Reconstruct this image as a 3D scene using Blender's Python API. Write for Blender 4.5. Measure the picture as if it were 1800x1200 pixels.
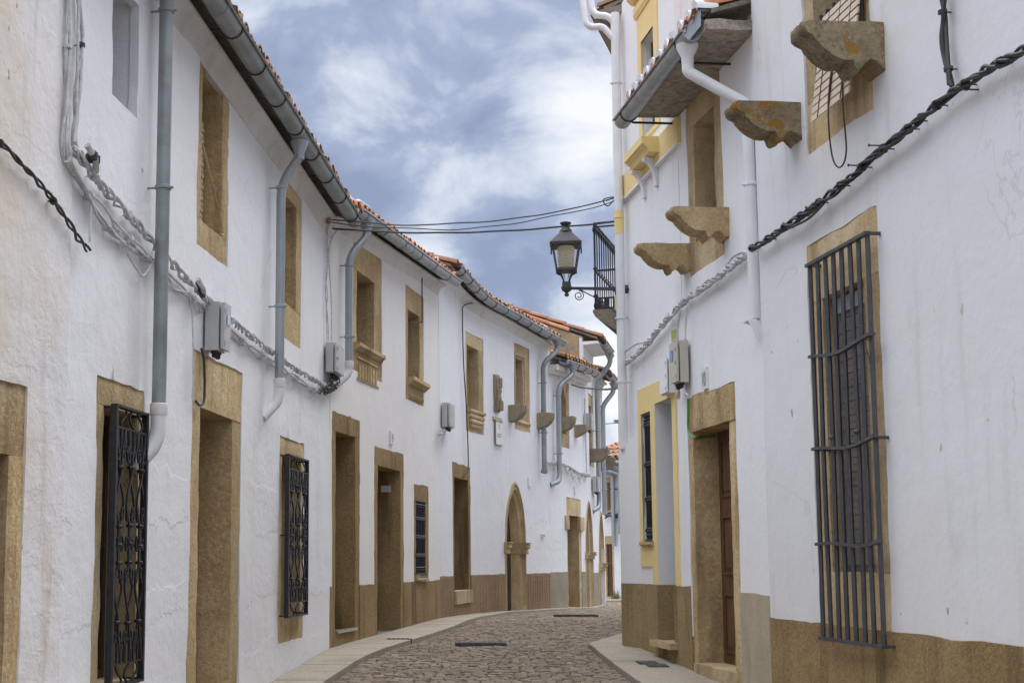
import bpy, math, random
from mathutils import Vector, Matrix, noise
from mathutils.geometry import delaunay_2d_cdt

for _o in list(bpy.data.objects):
    bpy.data.objects.remove(_o, do_unlink=True)
SC = bpy.context.scene
COL = SC.collection
rnd = random.Random(7)

# ------------------------------------------------------------------ camera, world, sun, exposure
EYE = 1.1                       # camera height above the near pavement, metres
FPX, PPX, PPY, HOR = 2400.0, 680.0, 705.0, 985.0     # focal length, principal point and horizon in photo pixels (1800 x 1200)
PITCH = math.atan((HOR - PPY) / FPX)
cam_d = bpy.data.cameras.new("camera")
cam_d.sensor_width = 36.0
cam_d.lens = FPX / 1800.0 * 36.0
cam_d.shift_x = (900.0 - PPX) / 1800.0
cam_d.shift_y = (PPY - 600.0) / 1800.0
cam_d.clip_end = 1000.0
cam = bpy.data.objects.new("camera", cam_d)
cam.location = (0, 0, EYE)
cam.rotation_euler = (math.pi / 2 + PITCH, 0, 0)
COL.objects.link(cam)
SC.camera = cam

SUN_EL, SUN_AZ = math.radians(50), math.radians(34)    # high, ahead of the camera and to the right, behind cloud
world = bpy.data.worlds.new("World")
SC.world = world
world.use_nodes = True
wt = world.node_tree
for n in list(wt.nodes):
    wt.nodes.remove(n)


def N(t, kind, **kw):
    n = t.nodes.new(kind)
    for k, v in kw.items():
        setattr(n, k, v)
    return n


def build_sky():
    t = wt
    out = N(t, 'ShaderNodeOutputWorld')
    bg = N(t, 'ShaderNodeBackground')
    bg.inputs['Strength'].default_value = 0.1
    sky = N(t, 'ShaderNodeTexSky', sky_type='NISHITA', sun_disc=False)
    sky.sun_elevation = SUN_EL
    sky.sun_rotation = SUN_AZ
    tc = N(t, 'ShaderNodeTexCoord')
    sep = N(t, 'ShaderNodeSeparateXYZ')
    t.links.new(tc.outputs['Generated'], sep.inputs[0])
    zc = N(t, 'ShaderNodeMath', operation='MAXIMUM')
    t.links.new(sep.outputs['Z'], zc.inputs[0]); zc.inputs[1].default_value = 0.0
    za = N(t, 'ShaderNodeMath', operation='ADD')
    t.links.new(zc.outputs[0], za.inputs[0]); za.inputs[1].default_value = 0.50
    dx = N(t, 'ShaderNodeMath', operation='DIVIDE'); dy = N(t, 'ShaderNodeMath', operation='DIVIDE')
    t.links.new(sep.outputs['X'], dx.inputs[0]); t.links.new(za.outputs[0], dx.inputs[1])
    t.links.new(sep.outputs['Y'], dy.inputs[0]); t.links.new(za.outputs[0], dy.inputs[1])
    cmb = N(t, 'ShaderNodeCombineXYZ')
    t.links.new(dx.outputs[0], cmb.inputs[0]); t.links.new(dy.outputs[0], cmb.inputs[1])
    cmb.inputs[2].default_value = 3.7
    n1 = N(t, 'ShaderNodeTexNoise')
    n1.inputs['Scale'].default_value = 7.0; n1.inputs['Detail'].default_value = 12.0
    n1.inputs['Roughness'].default_value = 0.55; n1.inputs['Distortion'].default_value = 0.3
    t.links.new(cmb.outputs[0], n1.inputs['Vector'])
    ct = N(t, 'ShaderNodeMath', operation='MULTIPLY_ADD')
    t.links.new(n1.outputs['Fac'], ct.inputs[0]); ct.inputs[1].default_value = 1.35; ct.inputs[2].default_value = -0.17
    val = ct.outputs[0]
    # broad cloud masses: (direction, angular size, strength)
    def pdir(px, py):
        dxp, dyp = (px - PPX) / FPX, (PPY - py) / FPX
        v = Vector((dxp, math.cos(PITCH) - dyp * math.sin(PITCH), dyp * math.cos(PITCH) + math.sin(PITCH)))
        return v.normalized()
    for (px, py, size, w) in CLOUDS:
        vm = N(t, 'ShaderNodeVectorMath', operation='DISTANCE')
        t.links.new(tc.outputs['Generated'], vm.inputs[0]); vm.inputs[1].default_value = pdir(px, py)
        mr = N(t, 'ShaderNodeMapRange', interpolation_type='SMOOTHERSTEP')
        t.links.new(vm.outputs['Value'], mr.inputs['Value'])
        mr.inputs['From Min'].default_value = 0.0; mr.inputs['From Max'].default_value = size
        mr.inputs['To Min'].default_value = w; mr.inputs['To Max'].default_value = 0.0
        ad = N(t, 'ShaderNodeMath', operation='ADD')
        t.links.new(val, ad.inputs[0]); t.links.new(mr.outputs[0], ad.inputs[1])
        val = ad.outputs[0]
    # pale haze of cloud low over the horizon
    mz = N(t, 'ShaderNodeMapRange')
    t.links.new(sep.outputs['Z'], mz.inputs['Value'])
    mz.inputs['From Min'].default_value = 0.08; mz.inputs['From Max'].default_value = 0.20
    mz.inputs['To Min'].default_value = 0.30; mz.inputs['To Max'].default_value = 0.0
    ad = N(t, 'ShaderNodeMath', operation='ADD')
    t.links.new(val, ad.inputs[0]); t.links.new(mz.outputs[0], ad.inputs[1])
    cr = N(t, 'ShaderNodeValToRGB')
    e = cr.color_ramp.elements
    e[0].position = 0.30; e[0].color = (0.275, 0.335, 0.495, 1)
    e[1].position = 0.78; e[1].color = (0.97, 0.98, 1.0, 1)
    m = cr.color_ramp.elements.new(0.45); m.color = (0.375, 0.44, 0.61, 1)
    m = cr.color_ramp.elements.new(0.56); m.color = (0.61, 0.67, 0.79, 1)
    m = cr.color_ramp.elements.new(0.66); m.color = (0.78, 0.82, 0.91, 1)
    t.links.new(ad.outputs[0], cr.inputs[0])
    # an overcast sky is brightest overhead: bright neutral cloud above the roofs
    up = N(t, 'ShaderNodeMapRange', interpolation_type='SMOOTHSTEP')
    t.links.new(sep.outputs['Z'], up.inputs['Value'])
    up.inputs['From Min'].default_value = 0.40; up.inputs['From Max'].default_value = 0.80
    gain = N(t, 'ShaderNodeMapRange')
    t.links.new(up.outputs[0], gain.inputs['Value'])
    gain.inputs['To Min'].default_value = CLOUD_GAIN; gain.inputs['To Max'].default_value = CLOUD_GAIN * ZENITH_GAIN
    pale = N(t, 'ShaderNodeMix', data_type='RGBA')
    t.links.new(up.outputs[0], pale.inputs[0]); t.links.new(cr.outputs[0], pale.inputs[6]); pale.inputs[7].default_value = ZENITH_COL
    sc = N(t, 'ShaderNodeVectorMath', operation='SCALE')
    t.links.new(pale.outputs[2], sc.inputs[0]); t.links.new(gain.outputs[0], sc.inputs['Scale'])
    mix = N(t, 'ShaderNodeMix', data_type='RGBA')
    mix.inputs[0].default_value = 0.93
    t.links.new(sky.outputs[0], mix.inputs[6]); t.links.new(sc.outputs[0], mix.inputs[7])
    t.links.new(mix.outputs[2], bg.inputs['Color'])
    t.links.new(bg.outputs[0], out.inputs[0])


CLOUD_GAIN = 7.0
ZENITH_GAIN = 3.6
ZENITH_COL = (0.88, 0.915, 1.0, 1)
CLOUDS = [(770, 230, 0.06, 0.10), (1020, 220, 0.09, 0.20), (630, 350, 0.06, -0.12), (480, 80, 0.06, -0.10),
          (880, 480, 0.08, -0.12), (640, 130, 0.05, -0.06), (1090, 640, 0.06, 0.30), (800, 30, 0.05, 0.08)]
build_sky()

sun_d = bpy.data.lights.new("sun", 'SUN')
sun_d.energy = 1.0
sun_d.angle = math.radians(18)
sun_d.color = (1.0, 0.97, 0.93)
sun = bpy.data.objects.new("sun", sun_d)
sun.location = (0, 20, 30)
_sd = Vector((math.sin(SUN_AZ) * math.cos(SUN_EL), math.cos(SUN_AZ) * math.cos(SUN_EL), math.sin(SUN_EL)))
sun.rotation_euler = _sd.to_track_quat('Z', 'Y').to_euler()
COL.objects.link(sun)
SC.view_settings.view_transform = 'Standard'
SC.view_settings.look = 'None'
SC.view_settings.gamma = 1.0
SC.view_settings.exposure = 0.54


# ------------------------------------------------------------------ materials
def base_mat(name):
    m = bpy.data.materials.new(name)
    m.use_nodes = True
    t = m.node_tree
    b = t.nodes['Principled BSDF']
    geo = N(t, 'ShaderNodeNewGeometry')
    return m, t, b, geo.outputs['Position'], geo


def noise_node(t, vec, scale, detail=4, rough=0.55, stretch=None):
    if stretch:
        mp = N(t, 'ShaderNodeMapping')
        mp.inputs['Scale'].default_value = stretch
        t.links.new(vec, mp.inputs['Vector'])
        vec = mp.outputs[0]
    n = N(t, 'ShaderNodeTexNoise')
    n.inputs['Scale'].default_value = scale; n.inputs['Detail'].default_value = detail
    n.inputs['Roughness'].default_value = rough
    t.links.new(vec, n.inputs['Vector'])
    return n.outputs['Fac']


def rng(t, v, a, b, lo=0.0, hi=1.0):
    mr = N(t, 'ShaderNodeMapRange', interpolation_type='SMOOTHSTEP')
    t.links.new(v, mr.inputs['Value'])
    mr.inputs['From Min'].default_value = a; mr.inputs['From Max'].default_value = b
    mr.inputs['To Min'].default_value = lo; mr.inputs['To Max'].default_value = hi
    return mr.outputs[0]


def mixc(t, fac, a, b):
    m = N(t, 'ShaderNodeMix', data_type='RGBA')
    for sock, v in ((0, fac), (6, a), (7, b)):
        if isinstance(v, (int, float)):
            m.inputs[sock].default_value = v
        elif isinstance(v, tuple):
            m.inputs[sock].default_value = (*v, 1)
        else:
            t.links.new(v, m.inputs[sock])
    return m.outputs[2]


def mul(t, a, b):
    m = N(t, 'ShaderNodeMath', operation='MULTIPLY')
    for i, v in enumerate((a, b)):
        if isinstance(v, (int, float)):
            m.inputs[i].default_value = v
        else:
            t.links.new(v, m.inputs[i])
    return m.outputs[0]


def add(t, a, b):
    m = N(t, 'ShaderNodeMath', operation='ADD')
    for i, v in enumerate((a, b)):
        if isinstance(v, (int, float)):
            m.inputs[i].default_value = v
        else:
            t.links.new(v, m.inputs[i])
    return m.outputs[0]


def bump(t, b, h, strength, dist=0.02):
    n = N(t, 'ShaderNodeBump')
    n.inputs['Strength'].default_value = strength; n.inputs['Distance'].default_value = dist
    t.links.new(h, n.inputs['Height'])
    t.links.new(n.outputs[0], b.inputs['Normal'])


def plaster(name, col, warm, warm_amt=0.5, dirt=0.25, chips=0.74, cracks=True, rough_bump=0.35, chipcol=(0.36, 0.27, 0.17), joints=0.05, ledges=False):
    m, t, b, pos, _ = base_mat(name)
    big = noise_node(t, pos, 0.55, 5, 0.6)
    c = mixc(t, mul(t, rng(t, big, 0.42, 0.68), warm_amt), col, warm)
    streak = noise_node(t, pos, 1.0, 5, 0.6, (5.0, 5.0, 0.45))
    grime = tuple(x * 0.72 for x in warm)
    c = mixc(t, mul(t, rng(t, streak, 0.52, 0.75), dirt), c, grime)
    blot = noise_node(t, pos, 2.3, 7, 0.7)
    c = mixc(t, mul(t, rng(t, blot, 0.58, 0.80), dirt * 0.9), c, grime)
    if cracks:
        dn = noise_node(t, pos, 3.0, 4, 0.6)
        vm = N(t, 'ShaderNodeVectorMath', operation='ADD')
        sc = N(t, 'ShaderNodeVectorMath', operation='SCALE')
        cx = N(t, 'ShaderNodeCombineXYZ')
        for i in range(3):
            t.links.new(dn, cx.inputs[i])
        t.links.new(cx.outputs[0], sc.inputs[0]); sc.inputs['Scale'].default_value = 0.35
        t.links.new(pos, vm.inputs[0]); t.links.new(sc.outputs[0], vm.inputs[1])
        vo = N(t, 'ShaderNodeTexVoronoi', feature='DISTANCE_TO_EDGE')
        vo.inputs['Scale'].default_value = 0.62
        t.links.new(vm.outputs[0], vo.inputs['Vector'])
        ln = rng(t, vo.outputs['Distance'], 0.001, 0.0055, 1.0, 0.0)
        mask = rng(t, noise_node(t, pos, 0.9, 2), 0.52, 0.6)
        c = mixc(t, mul(t, mul(t, ln, mask), 0.22), c, (0.33, 0.31, 0.30))
    if chips < 1:
        ch = noise_node(t, pos, 7.0, 3, 0.55, (1.3, 1.3, 0.8))
        cl = rng(t, noise_node(t, pos, 0.8, 2), 0.45, 0.6)
        c = mixc(t, mul(t, rng(t, ch, chips, chips + 0.012), mul(t, cl, 0.9)), c, chipcol)
    t.links.new(c, b.inputs['Base Color'])
    b.inputs['Roughness'].default_value = 0.88
    b.inputs['Specular IOR Level'].default_value = 0.2
    h = add(t, add(t, mul(t, noise_node(t, pos, 3.2, 4, 0.6), 1.0), mul(t, noise_node(t, pos, 14, 5, 0.65), 0.35)), mul(t, noise_node(t, pos, 60, 3), 0.03))
    # ragged day-joints of the trowelled coat
    if ledges:
        sz = N(t, 'ShaderNodeSeparateXYZ'); t.links.new(pos, sz.inputs[0])
        zz = add(t, sz.outputs[2], mul(t, noise_node(t, pos, 1.6, 7, 0.62), 0.55))
        msk = rng(t, noise_node(t, pos, 0.9, 2), 0.45, 0.55)
        for k, zk in enumerate((0.62, 1.02, 1.22, 1.62, 2.02)):
            h = add(t, h, mul(t, mul(t, rng(t, zz, zk, zk + 0.02), msk), 0.30 if k % 2 else -0.25))
    h = add(t, h, mul(t, rng(t, noise_node(t, pos, 1.3, 6, 0.65, (0.7, 0.7, 2.2)), 0.47, 0.52), joints))
    bump(t, b, h, rough_bump, 0.05)
    return m


def stone(name, a, bcol, c3, grain=60, bstr=0.6, lichen=None, dark=None, stain=0.0, blocks=0.16):
    m, t, b, pos, geo = base_mat(name)
    n1 = noise_node(t, pos, 1.6, 5, 0.6)
    c = mixc(t, rng(t, n1, 0.40, 0.60), a, bcol)
    n2 = noise_node(t, pos, 11, 6, 0.7)
    c = mixc(t, mul(t, rng(t, n2, 0.5, 0.75), 0.75), c, c3)
    n3 = noise_node(t, pos, grain, 3, 0.7)
    c = mixc(t, mul(t, rng(t, n3, 0.50, 0.70), 0.45), c, tuple(x * 0.52 for x in a))
    c = mixc(t, mul(t, rng(t, n3, 0.48, 0.30), 0.45), c, tuple(min(1, x * 1.4) for x in bcol))
    if stain:
        st = noise_node(t, pos, 1.0, 5, 0.6, (4.0, 4.0, 0.4))
        c = mixc(t, mul(t, rng(t, st, 0.5, 0.72), stain), c, tuple(x * 0.5 for x in c3))
    if dark:
        nd = noise_node(t, pos, 9, 5, 0.75)
        c = mixc(t, mul(t, rng(t, nd, 0.46, 0.66), 0.7), c, dark)
    if lichen:
        nl = noise_node(t, pos, 5.5, 7, 0.62)
        c = mixc(t, mul(t, rng(t, nl, 0.545, 0.585), 0.9), c, lichen)
    vr = N(t, 'ShaderNodeMapRange')
    t.links.new(geo.outputs['Random Per Island'], vr.inputs[0])
    vr.inputs[3].default_value = 1 - blocks; vr.inputs[4].default_value = 1 + blocks
    mv = N(t, 'ShaderNodeMix', data_type='RGBA', blend_type='MULTIPLY')
    mv.inputs[0].default_value = 1.0
    t.links.new(c, mv.inputs[6]); t.links.new(vr.outputs[0], mv.inputs[7])
    c = mv.outputs[2]
    t.links.new(c, b.inputs['Base Color'])
    b.inputs['Roughness'].default_value = 0.92
    b.inputs['Specular IOR Level'].default_value = 0.15
    h = add(t, mul(t, noise_node(t, pos, 20, 6, 0.7), 1.0), mul(t, n3, 0.5))
    bump(t, b, h, bstr, 0.02)
    return m


def plain(name, col, rough=0.5, metal=0.0, var=0.12, scale=8, bstr=0.0, spec=0.5, streak=False, dirtcol=None):
    m, t, b, pos, _ = base_mat(name)
    n = noise_node(t, pos, scale, 5, 0.6, (3, 3, 0.5) if streak else None)
    lo = tuple(x * (1 - var) for x in col); hi = tuple(min(1, x * (1 + var)) for x in col)
    c = mixc(t, rng(t, n, 0.3, 0.7), lo, hi)
    if dirtcol:
        c = mixc(t, mul(t, rng(t, noise_node(t, pos, scale * 2.3, 5, 0.7), 0.5, 0.7), 0.6), c, dirtcol)
    t.links.new(c, b.inputs['Base Color'])
    b.inputs['Roughness'].default_value = rough
    b.inputs['Metallic'].default_value = metal
    b.inputs['Specular IOR Level'].default_value = spec
    if bstr:
        bump(t, b, noise_node(t, pos, scale * 4, 4), bstr, 0.01)
    return m


def island_mat(name, cols, rough=0.85, grain=30, dirt=None, dirt_lo=0.52, dirt_hi=0.66, bstr=0.4, scale2=6):
    m, t, b, pos, geo = base_mat(name)
    cr = N(t, 'ShaderNodeValToRGB')
    el = cr.color_ramp.elements
    el[0].color = (*cols[0], 1); el[1].color = (*cols[-1], 1)
    for i, c in enumerate(cols[1:-1]):
        e = el.new((i + 1) / (len(cols) - 1)); e.color = (*c, 1)
    t.links.new(geo.outputs['Random Per Island'], cr.inputs[0])
    c = cr.outputs[0]
    n = noise_node(t, pos, grain, 4, 0.65)
    dk = N(t, 'ShaderNodeMix', data_type='RGBA', blend_type='MULTIPLY')
    dk.inputs[0].default_value = 1.0
    t.links.new(c, dk.inputs[6])
    gr = N(t, 'ShaderNodeMapRange')
    t.links.new(n, gr.inputs[0]); gr.inputs[1].default_value = 0.3; gr.inputs[2].default_value = 0.7
    gr.inputs[3].default_value = 0.75; gr.inputs[4].default_value = 1.2
    t.links.new(gr.outputs[0], dk.inputs[7])
    c = dk.outputs[2]
    if dirt:
        c = mixc(t, mul(t, rng(t, noise_node(t, pos, scale2, 5, 0.65), dirt_lo, dirt_hi), 0.85), c, dirt)
    t.links.new(c, b.inputs['Base Color'])
    b.inputs['Roughness'].default_value = rough
    b.inputs['Specular IOR Level'].default_value = 0.25
    bump(t, b, n, bstr, 0.01)
    return m


M = {}
M['white'] = plaster('white_limewash', (0.76, 0.765, 0.79), (0.73, 0.71, 0.68), 0.30, 0.22, 0.77, rough_bump=0.26, joints=0.05, ledges=True)
M['white_old'] = plaster('worn_limewash', (0.74, 0.73, 0.735), (0.66, 0.57, 0.46), 0.95, 0.6, 0.71, joints=0.06)
M['white_near'] = plaster('grey_white_limewash', (0.72, 0.725, 0.745), (0.69, 0.665, 0.63), 0.55, 0.38, 0.715, rough_bump=0.15, joints=0.03)
M['white_warm'] = plaster('warm_limewash', (0.78, 0.765, 0.75), (0.75, 0.71, 0.65), 0.4, 0.15, 1.0, False, 0.2)
M['white_clean'] = plaster('clean_white_paint', (0.79, 0.80, 0.82), (0.75, 0.745, 0.745), 0.4, 0.20, 1.0, False, 0.16)
M['white_cornice'] = plaster('sooty_white_cornice', (0.72, 0.70, 0.68), (0.52, 0.48, 0.43), 0.7, 0.5, 1.0, False, 0.3)
M['stone'] = stone('golden_granite', (0.45, 0.325, 0.175), (0.55, 0.425, 0.25), (0.37, 0.26, 0.13), 30, 0.7, stain=0.65, blocks=0.2)
M['stone_pale'] = stone('pale_granite', (0.58, 0.46, 0.29), (0.47, 0.35, 0.195), (0.36, 0.26, 0.14), 30, 0.7, stain=0.6, blocks=0.2)
M['stone_lichen'] = stone('lichened_granite', (0.29, 0.235, 0.15), (0.37, 0.30, 0.19), (0.19, 0.155, 0.10), 30, 1.0, (0.33, 0.17, 0.04), (0.11, 0.095, 0.07))
M['stone_grey'] = stone('weathered_grey_granite', (0.30, 0.25, 0.18), (0.36, 0.30, 0.21), (0.22, 0.18, 0.13), 45, 0.9)
M['stone_dark'] = stone('sooty_stone', (0.16, 0.135, 0.11), (0.25, 0.21, 0.165), (0.11, 0.095, 0.08), 30, 0.8)
M['gable_stone'] = stone('rubble_render', (0.33, 0.28, 0.20), (0.40, 0.33, 0.23), (0.24, 0.20, 0.14), 16, 1.0, (0.45, 0.30, 0.16))
M['dado'] = stone('tan_cement', (0.27, 0.185, 0.09), (0.33, 0.235, 0.12), (0.21, 0.14, 0.068), 40, 0.6, stain=0.75, blocks=0.04)
M['dado_pale'] = stone('pale_cement', (0.47, 0.40, 0.29), (0.40, 0.34, 0.255), (0.36, 0.30, 0.21), 90, 0.25, stain=0.3, blocks=0.04)
M['dado_moss'] = stone('mossy_cement', (0.29, 0.21, 0.11), (0.34, 0.255, 0.14), (0.20, 0.175, 0.06), 40, 0.4, None, None, 0.8, blocks=0.04)
M['dado_grey'] = stone('speckled_granite', (0.27, 0.235, 0.18), (0.33, 0.29, 0.22), (0.20, 0.175, 0.14), 40, 0.3, blocks=0.04)
M['yellow'] = plaster('yellow_paint', (0.80, 0.63, 0.29), (0.77, 0.62, 0.33), 0.5, 0.08, 1.0, False, 0.15)
M['zinc'] = plain('grey_zinc', (0.34, 0.375, 0.39), 0.42, 0.55, 0.14, 3, 0.05, streak=True)
M['zinc_dull'] = plain('dull_zinc', (0.275, 0.30, 0.305), 0.5, 0.45, 0.18, 3, 0.05, dirtcol=(0.22, 0.22, 0.21))
M['pvc'] = plain('white_plastic', (0.74, 0.74, 0.75), 0.4, 0, 0.05, 4)
M['iron'] = plain('black_iron', (0.028, 0.028, 0.032), 0.42, 0.4, 0.3, 25, 0.2)
M['iron_grey'] = plain('grey_painted_iron', (0.072, 0.077, 0.09), 0.42, 0.3, 0.15, 12, 0.15)
M['rust'] = plain('rusty_iron', (0.075, 0.05, 0.035), 0.8, 0.2, 0.3, 20)
M['cable'] = plain('black_cable', (0.035, 0.033, 0.033), 0.5, 0, 0.3, 10)
M['cable_white'] = plain('whitewashed_cable', (0.56, 0.56, 0.57), 0.7, 0, 0.18, 14, dirtcol=(0.28, 0.27, 0.27))
M['green'] = plain('green_plastic', (0.11, 0.23, 0.055), 0.4)
M['box_grey'] = plain('grey_cabinet', (0.46, 0.46, 0.455), 0.5, 0, 0.05, 5)
M['box_beige'] = plain('beige_cabinet', (0.53, 0.50, 0.42), 0.5, 0, 0.05, 5)
M['blue'] = plain('blue_sticker', (0.20, 0.33, 0.70), 0.4)
M['bluepale'] = plain('pale_blue_label', (0.45, 0.60, 0.75), 0.5)
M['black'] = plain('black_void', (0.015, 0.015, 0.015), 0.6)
M['wood'] = plain('brown_wood', (0.105, 0.052, 0.025), 0.5, 0, 0.3, 6, 0.2, streak=True)
M['wood_dark'] = plain('dark_wood', (0.05, 0.03, 0.018), 0.5, 0, 0.3, 6, 0.2, streak=True)
M['slat'] = plain('cream_slats', (0.60, 0.49, 0.36), 0.5, 0, 0.08, 4)
M['slat_grey'] = plain('grey_brown_slats', (0.15, 0.13, 0.115), 0.6, 0, 0.15, 4)
M['alu'] = plain('grey_window_frame', (0.10, 0.105, 0.12), 0.4, 0.2, 0.15, 8)
M['glass_dark'] = plain('dark_glass', (0.02, 0.022, 0.026), 0.06, 0, 0.1, 2, spec=0.8)
M['sign'] = plain('white_sign', (0.74, 0.74, 0.74), 0.35, 0, 0.03, 4)
M['sign_green'] = plain('green_band', (0.12, 0.34, 0.18), 0.4)
M['sign_text'] = plain('grey_lettering', (0.20, 0.21, 0.22), 0.6)
M['sign_red'] = plain('red_print', (0.5, 0.12, 0.10), 0.5)
M['paper_green'] = plain('green_paper', (0.36, 0.40, 0.10), 0.6)
M['paper_mauve'] = plain('mauve_paper', (0.50, 0.42, 0.48), 0.6)
M['steel'] = plain('brushed_steel', (0.55, 0.56, 0.58), 0.3, 0.8, 0.1, 10)
M['cover'] = plain('iron_cover', (0.06, 0.058, 0.06), 0.75, 0.0, 0.35, 20, 0.3)
M['lantern'] = plain('charcoal_lantern', (0.06, 0.058, 0.062), 0.55, 0.2, 0.15, 10)
M['cream'] = plain('cream_reflector', (0.62, 0.56, 0.42), 0.4, 0, 0.05, 4)
M['tile'] = island_mat('terracotta', [(0.36, 0.165, 0.095), (0.44, 0.22, 0.13), (0.30, 0.15, 0.095), (0.42, 0.27, 0.18)], dirt=(0.19, 0.15, 0.115), dirt_lo=0.48, dirt_hi=0.6)
M['tile_new'] = island_mat('new_terracotta', [(0.44, 0.175, 0.085), (0.52, 0.235, 0.12), (0.40, 0.16, 0.085)], dirt=(0.28, 0.17, 0.115), dirt_lo=0.55, dirt_hi=0.75)
M['tile_old'] = island_mat('lichened_terracotta', [(0.20, 0.11, 0.06), (0.30, 0.16, 0.08), (0.13, 0.08, 0.05)], dirt=(0.50, 0.27, 0.03), dirt_lo=0.53, dirt_hi=0.58, scale2=9)
M['mortar'] = plain('white_mortar', (0.66, 0.67, 0.69), 0.9, 0, 0.12, 20, 0.6)
M['cobble'] = island_mat('cobblestone', [(0.21, 0.162, 0.12), (0.265, 0.208, 0.152), (0.16, 0.128, 0.10), (0.32, 0.255, 0.185), (0.235, 0.184, 0.134), (0.22, 0.18, 0.145)], 0.85, 25, dirt=(0.29, 0.25, 0.205), dirt_lo=0.56, dirt_hi=0.76, scale2=1.1)
M['slab'] = island_mat('granite_paving', [(0.36, 0.315, 0.245), (0.40, 0.35, 0.275), (0.34, 0.30, 0.235)], 0.85, 50, dirt=(0.26, 0.225, 0.175), dirt_lo=0.5, dirt_hi=0.72, scale2=1.6)
M['earth'] = plain('packed_earth', (0.11, 0.09, 0.07), 0.95, 0, 0.3, 12, 0.5)
M['soffit'] = stone('veined_soffit_stone', (0.36, 0.325, 0.265), (0.44, 0.39, 0.31), (0.22, 0.19, 0.15), 20, 0.8, None, (0.13, 0.115, 0.095))
M['brown_board'] = plain('brown_eaves_board', (0.21, 0.165, 0.13), 0.7, 0, 0.2, 6)
M['moss'] = plain('grass_tuft', (0.16, 0.15, 0.05), 0.9, 0, 0.3, 30)


def brick_dado():
    m, t, b, pos, _ = base_mat('brick_scored_cement')
    c = mixc(t, rng(t, noise_node(t, pos, 2.0, 5), 0.35, 0.65), (0.225, 0.14, 0.072), (0.29, 0.19, 0.105))
    n3 = noise_node(t, pos, 70, 3, 0.7)
    c = mixc(t, mul(t, rng(t, n3, 0.5, 0.7), 0.4), c, (0.16, 0.10, 0.055))
    st = noise_node(t, pos, 1.0, 5, 0.6, (4.0, 4.0, 0.5))
    c = mixc(t, mul(t, rng(t, st, 0.5, 0.72), 0.4), c, (0.19, 0.14, 0.07))
    t.links.new(c, b.inputs['Base Color'])
    b.inputs['Roughness'].default_value = 0.9
    bump(t, b, n3, 0.3, 0.01)
    return m


M['brick'] = brick_dado()
M['joint'] = plain('pale_brick_joint', (0.34, 0.24, 0.155), 0.9, 0, 0.2, 20)


def glass_mat():
    m = bpy.data.materials.new('lantern_glass')
    m.use_nodes = True
    t = m.node_tree
    t.nodes.remove(t.nodes['Principled BSDF'])
    tr = N(t, 'ShaderNodeBsdfTransparent'); tr.inputs[0].default_value = (0.98, 0.985, 0.985, 1)
    gl = N(t, 'ShaderNodeBsdfGlossy'); gl.inputs['Roughness'].default_value = 0.05
    fr = N(t, 'ShaderNodeFresnel'); fr.inputs[0].default_value = 1.25
    mx = N(t, 'ShaderNodeMixShader')
    t.links.new(fr.outputs[0], mx.inputs[0]); t.links.new(tr.outputs[0], mx.inputs[1]); t.links.new(gl.outputs[0], mx.inputs[2])
    t.links.new(mx.outputs[0], t.nodes['Material Output'].inputs[0])
    return m


M['glass'] = glass_mat()


def opal_mat():
    m = bpy.data.materials.new('opal_reflector')
    m.use_nodes = True
    t = m.node_tree
    t.nodes.remove(t.nodes['Principled BSDF'])
    df = N(t, 'ShaderNodeBsdfDiffuse'); df.inputs[0].default_value = (0.93, 0.88, 0.72, 1)
    tl = N(t, 'ShaderNodeBsdfTranslucent'); tl.inputs[0].default_value = (0.96, 0.92, 0.78, 1)
    mx = N(t, 'ShaderNodeMixShader'); mx.inputs[0].default_value = 0.55
    t.links.new(df.outputs[0], mx.inputs[1]); t.links.new(tl.outputs[0], mx.inputs[2])
    t.links.new(mx.outputs[0], t.nodes['Material Output'].inputs[0])
    return m


M['cream'] = opal_mat()

# ------------------------------------------------------------------ facade curves
def ray(px, py):
    dxp, dyp = (px - PPX) / FPX, (PPY - py) / FPX
    return Vector((dxp, math.cos(PITCH) - dyp * math.sin(PITCH), dyp * math.cos(PITCH) + math.sin(PITCH)))


def ground_z(y):
    K = [(-50, 0), (12.6, 0.0), (15.3, .13), (18, .19), (20.5, .235), (24, .205), (27, .16), (30, .08), (33, .05), (39, 0), (400, 0)]
    for (a, za), (b, zb) in zip(K, K[1:]):
        if y <= b:
            f = max(0.0, min(1.0, (y - a) / (b - a)))
            return za + (zb - za) * f
    return 0.0


def ghit(px, py):
    """where the sight line through a photo pixel meets the ground"""
    r = ray(px, py)
    y = 12.0
    for _ in range(60):
        tt = (ground_z(y) - EYE) / r.z
        y = 0.5 * y + 0.5 * tt * r.y
    return r.x / r.y * y, y


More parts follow.
